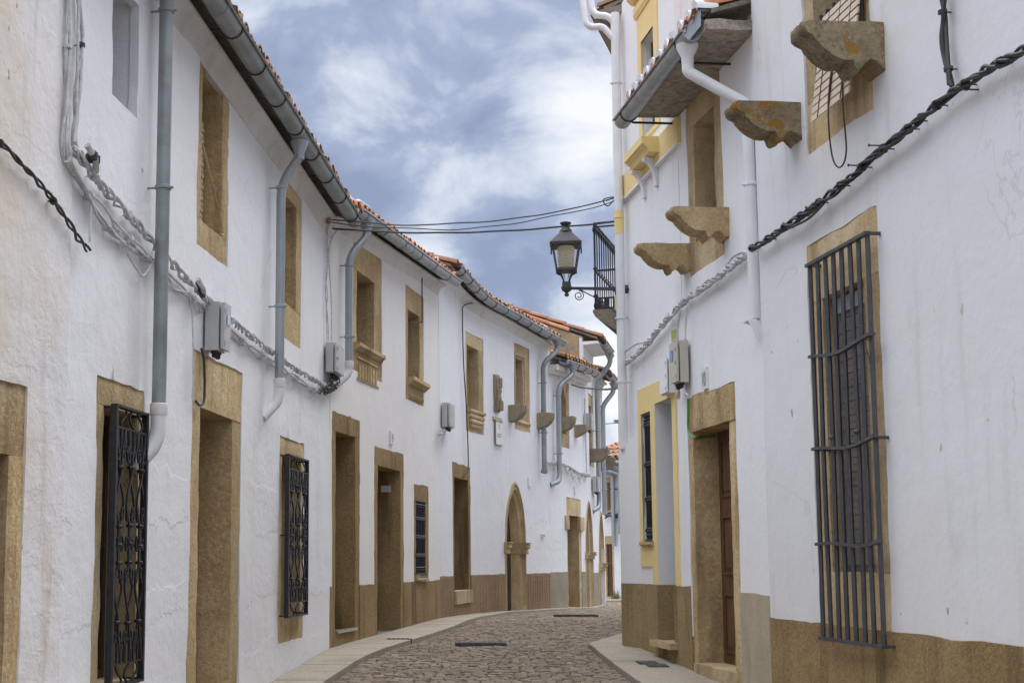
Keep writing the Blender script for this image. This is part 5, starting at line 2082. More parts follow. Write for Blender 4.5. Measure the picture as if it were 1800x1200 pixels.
# balustrade-like sill cornice on consoles
ka = R.S(1165, 262); kb = R.S(1098, 305, .22)
kz1 = R.Z(1165, 239); kz0 = kz1 - .17
mb = MB()
sweep(mb, R, ka, kb, [(0, 0), (.15, 0), (.165, .05), (.20, .075), (.20, .085), (.225, .09), (.225, .17), (0, .17)], lambda s: kz0, .3)
build(mb, 'window_ledge', 'yellow', uf)
for x, y in ((1157, 290), (1136, 330)):
    s = R.S(x, y)
    mb = MB()
    prof = [(0, 0), (.155, 0), (.155, -.035)] + [(.155 - .125 * math.sin(t_), -.035 - .27 * (1 - math.cos(t_))) for t_ in [math.pi / 2 * k / 8 for k in range(1, 9)]] + [(0, -.31)]
    rows = [[R.P(s + w, kz0 - .002 + b, a) for a, b in prof] for w in (0, .075)]
    ids = mb.ring_strip(rows, True)
    mb.face(*ids[0]); mb.face(*reversed(ids[-1]))
    build(mb, 'console', 'white_clean', uf)
# side wall beyond the corner, gable wall over the low roof
mb = wall_mesh(RS, [(0, -.3), (RS.s[-1], -.3), (RS.s[-1], 7.65), (0, 7.65)], [], 0, .4, .008, .05, 5)
build(mb, 'side_wall', 'white_clean', J3.root, 'all')
mb = MB()
q = [R.P(sR2 + .01, 5.4, 0), R.P(sR2 + .01, 5.4, -7), R.P(sR2 + .31, 5.4, -7), R.P(sR2 + .31, 5.4, -.02)]
mb.box8(q + [Vector((a.x, a.y, 7.65)) for a in q])
build(mb, 'party_wall', 'white_clean', J3.root)
# side eaves
mb = MB()
sweep(mb, RS, -.15, RS.s[-1], [(-.1, 0), (.20, -.01), (.22, .05), (-.1, .10)], lambda s: 7.55, .5)
build(mb, 'eaves_soffit', 'brown_board', J3.root)
tile_roof(type('X', (), dict(fac=RS, root=J3.root)), -.15, RS.s[-1], lambda s: 7.6, .25, seed=14, rows=6, back=3)
side_h = type('X', (), dict(fac=RS, root=J3.root))
gutter(side_h, -.1, RS.s[-1], lambda s: 7.57, .25, .05, 'brown_board', 1.2, rods=False)
# corner downpipe with the branch at the top
cp = sR3 - .05
xp = R.S(1094, 600, .09)
zlow = R.Z(1110, 785, .09)
cpipe = downpipe(J3, [(xp, 7.5, .10), (xp, 6.9, .10), (xp, zlow, .10)], .052, 'pvc', [(xp, R.Z(1095, 130, .1), .1), (xp, R.Z(1098, 555, .1), .1), (xp, R.Z(1100, 668, .1), .1)], funnel=False)
mb = MB()
c0_ = R.P(xp, R.Z(1092, 50, .1), .10)
V3 = lambda x, z, y=.0: c0_ + Vector((x, y, z))
mb.tube(fillet([V3(0, -.04), V3(-.145, .15, .03), V3(-.27, .14, .05), V3(-.33, .19, .06), V3(-.37, .6, .1)], .07, 6), .040, 12)
build(mb, 'pipe_branch', 'pvc', cpipe, True)
mb = MB()
mb.tube(fillet([V3(0, .17), V3(-.08, .27, .02), V3(-.21, .29, .05), V3(-.26, .36, .07), V3(-.28, .7, .1)], .06, 6), .040, 12)
build(mb, 'pipe_branch', 'pvc', cpipe, True)
mb = MB()
ya, yb = R.Z(1100, 401, .1), R.Z(1098, 361, .1)
mb.tube([R.P(xp, ya, .10), R.P(xp, yb, .10)], .0545, 14)
mb.lathe(R.P(xp, yb - .09, .10), [(.055, 0), (.061, .006), (.061, .03), (.055, .036)], 14)
build(mb, 'yellow_painted_length', 'yellow', cpipe, True)
# corner casing at the foot
mb = MB()
pc = [R.P(R.S(1126, 900), 0, .0), R.P(R.S(1124, 900), 0, .02), R.P(xp + .03, 0, .135), R.P(sR3 + .02, 0, .10), R.P(sR3 + .03, 0, -.05)]
for z0_, z1_, mt, gr in ((zDy, zlow + .02, 'white_clean', 1.0), (-.3, zDy - .001, 'dado_moss', 1.012)):
    mb = MB()
    m = 10
    cen = sum(pc, Vector()) / len(pc)
    rows = []
    for k in range(m + 1):
        z = z0_ + (z1_ - z0_) * k / m
        sc_ = gr * (1 if k < m or mt == 'dado_moss' else .9)
        rows.append([Vector((cen.x + (p_.x - cen.x) * sc_, cen.y + (p_.y - cen.y) * sc_, z + (.10 if k == m and mt == 'white_clean' and i in (0, 1, 4) else 0))) for i, p_ in enumerate(pc)])
    ids = mb.ring_strip(rows, True)
    mb.face(*ids[-1])
    build(mb, 'corner_casing' if mt == 'white_clean' else 'casing_dado', mt, J3.root, True)
# yellow meter box and tube on the corner
yb_ = thing('meter_box', 'small yellow painted box and tube on the corner under the balcony', 'utility box', RS.P(.05, 4.0, .0))
mb = MB()
mb.fbox(RS, .02, .12, RS.Z(1094, 556, .12), RS.Z(1092, 531, .12), -.02, .12)
sub(mb, 'box_body', 'yellow', yb_)
mb = MB()
mb.tube([RS.P(.06, RS.Z(1094, 556, .08), .08), RS.P(.06, RS.Z(1096, 622, .08), .08)], .016, 8)
sub(mb, 'tube', 'yellow', yb_)
# balcony
def balcony():
    P = RS.P
    d1 = .60
    a = RS.S(1044, 392, d1) ; b = a + 1.75
    zf_ = RS.Z(1047, 545, d1); zt = RS.Z(1044, 391, d1)
    mb = MB()
    prof = [(-.05, 0), (d1 + .03, 0), (d1 + .03, -.03), (d1 - .0, -.09), (d1 - .10, -.17), (.34, -.27), (.22, -.33), (.22, -.38), (.02, -.50), (-.05, -.52)]
    sweep(mb, RS, a - .03, b + .03, prof, lambda s: zf_, .5)
    o = build(mb, 'balcony', 'stone_dark', J3.root)
    mb = MB()
    for z, h in ((zt, .02), (zt - .05, .016), (zf_ + .52, .022), (zf_ + .16, .018), (zf_ + .03, .02)):
        mb.fbox(RS, a, b, z - h, z, d1 - .012, d1 + .010)
        mb.fbox(RS, a, a + .025, z - h, z, 0, d1 - .021)
        mb.fbox(RS, b - .025, b, z - h, z, 0, d1 - .021)
    r_ = build(mb, 'railing', 'iron', o)
    n = 12
    def bal(p0, big=False):
        c = MB()
        r1 = .0088 if not big else .014
        h = zt - zf_ - .02
        c.lathe(p0 + Vector((0, 0, .0)), [(r1, 0), (r1 * 1.9, .05), (r1, .10), (r1, .15), (r1 * 2, .18), (r1, .21), (r1, h * .46), (r1 * 2, h * .48), (r1, h * .5), (r1, h - .12), (r1 * 2.2, h - .08), (r1 * 1.2, h - .03), (r1, h)], 7)
        build(c, 'baluster', 'iron', r_, True)
    for k in range(n):
        bal(P(a + .013 + (b - a - .026) * k / (n - 1), zf_ + .005, d1), k in (0, n - 1))
    for k in (1, 2):
        bal(P(a + .013, zf_ + .005, d1 * (1 - k / 2.0) + .02), k == 2)
    # cast panel of scrolls at the foot of the railing
    c = MB()
    for k in range(n - 1):
        s = a + .013 + (b - a - .026) * (k + .5) / (n - 1)
        path = [(s + .042 * math.cos(t_), zf_ + .095 + .05 * math.sin(t_)) for t_ in [math.pi * 2 * q / 10 for q in range(11)]]
        ribbon(c, RS, path, .016, d1 - .010, d1 + .006)
    c.fbox(RS, a + .02, b - .02, zf_ + .035, zf_ + .048, d1 - .006, d1 + .005)
    for dd in [d1 * (q + .5) / 6 for q in range(6)]:
        c.fbox(RS, a, a + .02, zf_ + .03, zf_ + .145, dd - .028, dd + .028)
    build(c, 'cast_frieze', 'iron', r_)
balcony()

# ================================================================== FAR END OF THE STREET
s0_, s1_ = F1.s[0], F1.s[-1]
zE1 = (F1.Z(1076, 820) + F1.Z(1102, 810)) / 2
K1 = House('far white house closing the street, with a granite doorway, zigzag drainpipes and tiled eaves', F1, s0_, s1_, -.2, zE1 + .05, 'white', 121, 0, .006, .3)
o_ = R4(F1, (1064, 1000), (1080, 1000), (1070, 941.5), (1070, 1051))
i_ = (F1.S(1065.5, 1000), F1.S(1076, 1000), F1.Z(1070, 1047), F1.Z(1070, 956))
w_ = stone_opening(K1, o_, i_, .12, 'stone', 'stone_doorway', .2, seed=41)
leaf_panel(w_, F1, i_[0], i_[1], i_[2], i_[3], -.06, 'wood')
o_ = R4(F1, (1065, 870), (1075, 870), (1070, 838), (1070, 903))
i_ = (F1.S(1067, 870), F1.S(1072, 870), F1.Z(1070, 896), F1.Z(1070, 848))
w_ = stone_opening(K1, o_, i_, .2, 'stone_pale', 'stone_window', .2, seed=42)
glazed(w_, F1, i_[0], i_[1], i_[2], i_[3], -.15, 'wood_dark', 0)
K1.finish()
ef = lambda s: zE1 + .1
gutter(K1, s0_, s1_, lambda s: zE1 + .02, .25, .09, 'zinc', .8, rods=False)
tile_roof(K1, s0_, s1_, ef, .26, seed=15, rows=3, mat='tile', back=1.6, slope=.36)
for x, yt, yb, zig in ((1078, 828, 959, 1), (1090, 812, 938, 1)):
    s_ = F1.S(x, 900, .1)
    downpipe(K1, [(s_ - .35, zE1 - .05, .25), (s_ - .35, zE1 - .18, .25), (s_ - .0, zE1 - .30, .1), (s_, F1.Z(x, yb, .1), .1)], .06, 'zinc', [(s_, zE1 - .9, .1), (s_, zE1 - 1.6, .1)], fil=.06)
F2 = Facade([(p.x + .3, p.y + 3.2) for p in F1.p], 1)
zE2 = EYE + (HOR - 796) / FPX * 43.0
K2 = House('second far house whose orange roof shows above the white house closing the street', F2, 0, F2.s[-1], -.2, zE2, 'white', 131, 0, .006, .4)
K2.finish()
tile_roof(K2, 0, F2.s[-1], lambda s: zE2 - .2 + .12 * s, .2, seed=16, rows=4, mat='tile_new', back=2.2, slope=.34)
mb = MB()
c = F2.P(F2.S(1069, 760), zE2 + .0, -.6)
mb.lathe(c, [(.09, 0), (.09, .9), (.22, .92), (.24, .98), (.05, 1.08)], 10)
build(mb, 'flue_cowl', 'zinc', K2.root, True)

# ================================================================== THINGS ON THE WALLS
# utility boxes, left
s_, z_ = L.hit(354, 616)
wall_box(L, 'grey cabinet with pale blue label hung above the left stone doorway', s_ , s_ + .20, z_, L.Z(354, 528), .16, 'box_grey', .02, (.35, .75, .55, .75, 'bluepale'))
s_, z_ = L.hit(570, 655)
wall_box(L, 'grey ribbed junction box at the corner beside the third downpipe', s_ - .05, s_ + .42, z_, L.Z(568, 600), .13, 'box_grey', .02)
s_, z_ = L.hit(774, 750)
wall_box(L, 'small pale junction box high between carved windows over the narrow barred window', s_, s_ + .42, z_, L.Z(774, 707), .13, 'box_grey', .02)
s_, z_ = L.hit(1026, 755)
wall_box(L, 'pale box far down the left row beside the stepped stone corbel', s_, s_ + .45, z_, L.Z(1026, 726), .16, 'box_grey', .02)
s_, z_ = L.hit(1042, 865)
wall_box(L, 'tall pale box over the far pointed doorway', s_ - .25, s_ + .2, z_, L.Z(1042, 838), .14, 'box_grey', .02)
# utility boxes, right
sa_ = R.S(1212, 640, .02)
wall_box(R, 'beige cabinet with blue sticker on the white wall beside number 10', sa_, sa_ + .27, R.Z(1212, 672, .02), R.Z(1212, 596, .02), .125, 'box_beige', .025, (.45, .78, .55, .80, 'blue'))
sa_ = R.S(1186, 690, .02)
T = wall_box(R, 'flat white painted box over the recessed white door', sa_, sa_ + .30, R.Z(1186, 690, .02), R.Z(1186, 622, .02), .09, 'white_clean', .01, None, False, lid=True)

# flyer, plates, signs
s0_, s1_ = R.S(1187.5, 600, .03), R.S(1179, 600, .03)
T = thing('flyer', 'green and mauve paper flyer stuck behind the beige cabinet', 'flyer', R.P(s0_, 4.0, 0))
za, zb = R.Z(1179, 623, .02), R.Z(1179, 583, .02)
mb = MB(); mb.fbox(R, s0_, s1_, za, zb - (zb - za) * .42, .018, .022); sub(mb, 'lower_sheet', 'paper_mauve', T)
mb = MB(); mb.fbox(R, s0_, s1_, zb - (zb - za) * .42 + .001, zb, .018, .022); sub(mb, 'upper_sheet', 'paper_green', T)
mb = MB()
for k in range(4):
    zz = za + (zb - za) * (.08 + .11 * k)
    mb.fbox(R, s0_ + .03, s1_ - .04 - .02 * (k % 2), zz, zz + .018, .0222, .0232)
sub(mb, 'print_line', 'sign_text', T)
number_plate(R, '10', 'white plate reading 10 above the granite doorway on the right', (1242, 665), .21, .15, .5)
number_plate(L, '9', 'white plate reading 9 above the wider of the two tan doorways', (686.5, 769), .18, .15, .5)
number_plate(L, '', 'small blank looking plate right of the pointed doorway apex', (929.5, 847), .17, .17)
number_plate(L, '', 'small plate above the eared stone doorway', (1010, 861), .16, .14)

s0_, s1_ = L.S(868.5, 760), L.S(880, 760)
T = thing('information_sign', 'narrow white information sign with green top under the carved relief', 'sign', L.P(s0_, 3.2, 0))
za, zb = L.Z(868.5, 780), L.Z(868.5, 738)
mb = MB(); mb.fbox(L, s0_, s1_, za, zb, .015, .035); sub(mb, 'panel', 'sign', T)
mb = MB(); mb.fbox(L, s0_, s1_, zb - .03, zb + .004, .0352, .04); sub(mb, 'green_band', 'sign_green', T)
mb = MB(); mb.fbox(L, s0_ - .012, s0_ - .001, za, zb, .015, .04); mb.fbox(L, s0_ - .012, s1_ + .01, za - .012, za - .001, .015, .04); sub(mb, 'sign_border', 'stone_grey', T)
mb = MB()
w = s1_ - s0_; h = zb - za
mb.fbox(L, s0_ + w * .46, s0_ + w * .54, za + h * .72, za + h * .86, .0352, .037)
sub(mb, 'emblem', 'sign_red', T)
mb = MB()
for q, f in ((.66, .3), (.44, .7), (.40, .75), (.34, .7), (.30, .5)):
    mb.fbox(L, s0_ + w * (.5 - f / 2), s0_ + w * (.5 + f / 2), za + h * q, za + h * q + h * .018, .0352, .0365)
sub(mb, 'print_line', 'sign_text', T)

s0_, s1_ = L.S(866.5, 690), L.S(876.5, 690)
T = thing('stone_relief', 'tall carved stone relief set in the white wall between two windows', 'relief', L.P(s0_, 3.6, 0))
za, zb = L.Z(866, 724), L.Z(866, 656)
mb = MB()
rough_box(mb, L, s0_, s1_, za, zb, -.03, .05, .06, .012, .03, 5)
sub(mb, 'relief_slab', 'stone_grey', T)
mb = MB()
rr = random.Random(2)
for k in range(6):
    zz = za + .2 + (zb - za - .4) * k / 6
    rough_box(mb, L, s0_ + .04, s1_ - .05, zz, zz + (zb - za) / 9, .03, .085, .05, .01, .02, k)
for zz in (za + .03, zb - .26):
    for k in range(4):
        a = s0_ + .02 + (s1_ - s0_ - .08) * k / 4
        rough_box(mb, L, a, a + .07, zz, zz + .2, .03, .09 + .02 * (k % 2), .05, .012, .02, k + 9)
sub(mb, 'carving', 'stone_grey', T)
mb = MB(); mb.fbox(L, s0_ - .05, s1_ + .08, za - .13, za - .08, -.01, .03); sub(mb, 'ledge', 'stone_pale', T)

s0_, s1_ = L.S(950.5, 940), L.S(956, 940)
T = thing('letter_plate', 'small reddish printed plate on the wall between pointed and eared doorways', 'plate', L.P(s0_, 1.5, 0))
mb = MB(); mb.fbox(L, s0_, s1_, L.Z(950, 944), L.Z(950, 937), .005, .03); sub(mb, 'plate', 'sign', T)
mb = MB(); mb.fbox(L, s0_ + .03, s1_ - .03, L.Z(950, 942), L.Z(950, 939.5), .0302, .032); sub(mb, 'print_line', 'sign_red', T)

# ---- cables on the left wall
def cable(label, fac, pxs, d=.05, mat='cable_white', n=4, R_=.018, r=.011, pitch=.3, seed=0, name='wall_cable', group='cables clipped along the house walls', clips=True, extra=None, clip_mat=None, clip_every=.7):
    path = on_wall(fac, pxs, d)
    T = thing(name, label, 'cable', path[0], group)
    mb = twisted(path, n, R_, r, pitch, 6, seed=seed) if n > 1 else MB()
    if n == 1:
        mb.tube(path, r, 7)
    sub(mb, 'cable_strand', mat, T)
    for pts, rr_ in extra or ():
        m2 = MB()
        m2.tube(on_wall(fac, pts, d + .01), rr_, 6)
        sub(m2, 'loose_lead', mat, T)
    if clips:
        cum = 0
        nxt = clip_every * .5
        for a, b in zip(path, path[1:]):
            cum += (b - a).length
            if cum > nxt:
                nxt += clip_every
                c = MB()
                t = (b - a).normalized()
                c.tube([b - t * .010, b + t * .010], R_ + r + .003, 8)
                # nail back to the wall
                i_near = min(range(len(fac.p)), key=lambda i: (fac.p[i] - Vector((b.x, b.y))).length)
                nn = fac.n[i_near]
                c.tube([b, b - Vector((nn.x, nn.y, 0)) * (d + .02)], .005, 5)
                sub(c, 'cable_clip', clip_mat or mat, T)
    return T


cable('black twisted cable sagging across the weathered house at the left edge', L, [(-60, 205), (0, 252), (60, 312), (110, 375), (135, 415), (155, 441)], .05, 'cable', 2, .011, .0085, .30, 1)
cable('whitewashed pair of cables running straight up the left wall', L, [(124, -30), (119, 60), (117, 150), (113, 255), (122, 290), (150, 340), (185, 395), (225, 430), (262, 455)], .035, 'cable_white', 2, .013, .010, 1.3, 2, extra=[([(122, -30), (123, 120), (120, 250), (124, 280)], .011)])
cable('dark edged cable bundle dropping down the left wall to a splice', L, [(137, -30), (143, 40), (137, 150), (131, 230), (134, 262), (150, 285)], .045, 'cable_white', 3, .014, .010, 1.0, 3, extra=[([(139, -30), (137, 60), (134, 200), (130, 250)], .010)], clip_mat='cable')
cable('thick whitewashed cable bundle along the long white house behind the downpipes', L, [(128, 262), (155, 297), (200, 350), (235, 388), (270, 428), (310, 472), (345, 508), (385, 545), (430, 582), (480, 621), (530, 655), (575, 680)], .05, 'cable_white', 4, .019, .011, .42, 4, clip_mat='cable_white', clip_every=.62)
cable('thin whitewashed cables looping under the thick bundle on the long white house', L, [(118, 280), (140, 325), (175, 365), (215, 410), (262, 452), (310, 500), (350, 537), (400, 580), (450, 618), (505, 655), (560, 692)], .03, 'cable_white', 2, .022, .008, 1.6, 5, extra=[([(190, 372), (215, 430), (238, 470), (252, 485), (268, 462)], .007), ([(160, 350), (158, 400), (158, 425)], .008), ([(300, 493), (306, 508), (335, 515)], .007), ([(333, 515), (338, 560), (340, 640), (338, 700)], .006)])
# splices
for lab, (x, y), k in (('black cable splice at the top of the left wall bundle', (158, 280), 0), ('black cable splice above the grey cabinet', (350, 508), 1)):
    c = L.P(*L.hit(x, y, .07), .07)
    T = thing('cable_splice', lab, 'cable splice', c, 'taped cable splices')
    mb = MB()
    rr = random.Random(k)
    for q in range(4):
        v = Vector((rr.uniform(-.02, .04), rr.uniform(-.06, .06), rr.uniform(-.05, .06)))
        mb.lathe(c + v, [(.006, -.02), (.022, -.012), (.024, .03), (.012, .045)], 7)
    sub(mb, 'splice_cap', 'cable', T)
    mb = MB()
    mb.tube(catmull([c + Vector((0, -.08, .06)), c + Vector((.03, 0, .0)), c + Vector((.02, .08, -.05))], 5), .02, 7)
    sub(mb, 'splice_sleeve', 'cable_white', T)
cable('black lead hanging from the grey cabinet into the left doorway', L, [(354, 612), (359, 640), (359, 700), (352, 712), (344, 705)], .03, 'cable', 1, .01, .010, .3, 6, clips=False)
cable('whitewashed leads rising behind the ribbed junction box to the overhead wires', L, [(576, 600), (574, 520), (575, 440), (577, 392)], .03, 'cable_white', 2, .010, .008, .8, 7, extra=[([(583, 600), (582, 520), (578, 440), (590, 408), (604, 402)], .008)], clips=False)
cable('tangled cable ends under the ribbed junction box', L, [(560, 690), (575, 676), (588, 662), (584, 676), (572, 690), (590, 680), (598, 664)], .06, 'cable', 2, .02, .009, .2, 8, clips=False)
cable('brown lead running down from the eaves to the upper carved window', L, [(745, 476), (742, 490), (742, 560), (738, 566), (720, 566)], .03, 'rust', 1, .01, .009, .3, 9, clips=False)
cable('thin dark lead falling from the eaves past the sill into the tan doorway', L, [(840, 532), (816, 537), (813, 560), (815, 640), (820, 720), (823, 800), (822, 828), (814, 838)], .05, 'rust', 1, .01, .010, .3, 10, clips=False)
cable('knotted leads under the small pale junction box', L, [(775, 752), (772, 765), (780, 758), (786, 752)], .06, 'cable_white', 2, .016, .010, .2, 11, clips=False)
cable('tangle of whitewashed cables beyond the fifth downpipe', L, [(960, 814), (985, 815), (1003, 824), (1018, 832), (1036, 836)], .06, 'cable_white', 4, .03, .012, .4, 12, extra=[([(1003, 826), (1008, 842), (1016, 838), (1020, 848), (1026, 836)], .010), ([(990, 818), (998, 830), (1006, 828)], .010)], clips=False)
cable('grey conduit between the far boxes on the left row', L, [(1028, 700), (1028, 726), (1029, 756), (1030, 790), (1031, 830)], .05, 'cable_white', 1, .01, .018, .3, 13, clips=False)
cable('dark cable looping across the far house at the end of the street', F1, [(1063, 908), (1070, 904), (1080, 907), (1090, 904), (1106, 906)], .06, 'cable', 3, .05, .02, 1.1, 14, clips=False)
# ---- cables on the right wall
cable('thick black twisted cable on nails across the near right house', R, [(1860, 45), (1800, 88), (1745, 118), (1690, 153), (1640, 190), (1590, 232), (1540, 272), (1490, 316), (1440, 356), (1390, 392), (1350, 420), (1322, 436)], .09, 'cable', 4, .019, .012, .55, 20, extra=[([(1610, 222), (1570, 252), (1540, 278)], .009), ([(1448, 358), (1420, 385), (1385, 402)], .010)], clip_every=.36)
cable('black cables dropping from above to the twisted cable on the right', R, [(1655, -30), (1658, 40), (1664, 100), (1672, 150)], .07, 'cable', 2, .012, .014, .8, 21, extra=[([(1665, -30), (1658, 30), (1655, 80), (1672, 152)], .011)], clip_every=.35)
cable('whitewashed twisted cable continuing along the house numbered 10', R, [(1322, 436), (1290, 465), (1255, 492), (1215, 520), (1180, 552), (1150, 588), (1125, 617), (1100, 638)], .06, 'cable_white', 4, .024, .011, .45, 22, extra=[([(1318, 440), (1288, 452), (1265, 488), (1240, 505)], .012), ([(1262, 486), (1240, 496), (1225, 520)], .011), ([(1197, 545), (1192, 570), (1190, 598)], .010), ([(1208, 540), (1205, 575), (1205, 600)], .008), ([(1140, 600), (1118, 605), (1094, 622)], .012)], clip_every=.55)
T = cable('green plastic conduit curving under the lintel of number 10', R, [(1210, 700), (1210, 725), (1210, 750), (1213, 764), (1222, 770)], .03, 'green', 1, .01, .014, .3, 23, name='conduit', clips=False)
mb = MB()
mb.tube(catmull([R.P(*R.hit(1213, 764, .03), .03), R.P(*R.hit(1220, 770, .02), .0), R.P(R.S(1219, 850) - .015, R.Z(1219, 768), -.08), R.P(R.S(1219, 850) - .015, R.Z(1219, 766), -.22)], 6), .014, 7)
sub(mb, 'conduit_bend', 'green', T)
cable('white cable tails under the beige cabinet', R, [(1194, 676), (1193, 690), (1191, 700)], .05, 'cable_white', 2, .014, .010, .2, 24, extra=[([(1202, 676), (1205, 690), (1210, 694)], .010)], clips=False)

# nails under the right cable
def nails():
    for k, (x, y) in enumerate(((1720, 158), (1628, 213), (1545, 256), (1508, 291), (1432, 365), (1392, 393), (1362, 417))):
        s, z = R.hit(x + 1, y, .02)
        T = thing('wall_nail', 'long iron nail sticking out of the right wall under the black twisted cable', 'nail', R.P(s, z, 0), 'nails under the black cable')
        mb = MB()
        mb.tube([R.P(s, z, -.03), R.P(s - .0, z, .09)], .005, 6)
        sub(mb, 'shank', 'rust', T)
        mb = MB(); mb.tube([R.P(s, z, .09), R.P(s, z, .095)], .011, 8); sub(mb, 'nail_head', 'rust', T)
nails()

# ---- overhead wires
def wire(label, a, b, sag, r=.009, wob=0, seed=0):
    pts = []
    n = 28
    for k in range(n + 1):
        u = k / n
        p = a.lerp(b, u)
        p.z -= sag * 4 * u * (1 - u)
        p.z += wob * noise.noise(Vector((u * 6, seed, 0)))
        pts.append(p)
    mb = MB(); mb.tube(pts, r, 6)
    solo(mb, 'overhead_wire', 'cable', label, 'wire', 'wires across the street')


wa_ = L.P(*L.hit(577, 386, .06), .06)
wb_ = RS.P(.1, RS.Z(1090, 347, .05), .05)
wire('upper black wire crossing from the left eaves to the yellow cornered house', wa_, wb_, .17, .008, .02, 1)
wire('thin wire just under the topmost one across the street', wa_ + Vector((.02, .03, -.02)), wb_ + Vector((0, 0, -.03)), .20, .006, .03, 2)
wc_ = L.P(*L.hit(584, 402, .06), .06)
wd_ = RS.P(.1, RS.Z(1092, 390, .05), .05)
wire('lower thicker black wire crossing behind the street lamp roof', wc_, wd_, .09, .011, .015, 3)
we_ = L.P(*L.hit(1005, 676, .06), .06)
wf_ = RS.P(.3, RS.Z(1100, 680, .05), .05)
wire('short dark wire at the far bend below the lichened eaves', we_, wf_, .05, .016, .01, 4)
wire('faint far wire over the closing house', Vector((6.1, 38, 4.9)), Vector((9.5, 39, 5.4)), .05, .012, 0, 5)
T = thing('wire_insulator', 'brown bracket insulator where wires leave the left wall', 'insulator', wa_)
mb = MB(); mb.tube([wa_ + Vector((-.12, 0, 0)), wa_ + Vector((.03, .0, 0))], .012, 6); sub(mb, 'bracket_arm', 'rust', T)
mb = MB(); mb.lathe(wa_ + Vector((0, 0, -.05)), [(.012, 0), (.03, .01), (.018, .03), (.034, .05), (.02, .08)], 8); sub(mb, 'insulator_body', 'tile', T)
T = thing('wire_knot', 'loose coil of wire where the cables reach the corner house', 'wire', wb_)
mb = MB()
mb.tube(catmull([wb_, wb_ + Vector((-.14, -.02, -.02)), wb_ + Vector((-.20, -.02, -.05)), wb_ + Vector((-.15, -.02, -.12)), wb_ + Vector((-.08, -.02, -.06)), wb_ + Vector((-.02, 0, .0)), wb_ + Vector((-.16, 0, -.05))], 7), .007, 6)
sub(mb, 'wire_loop', 'cable', T)

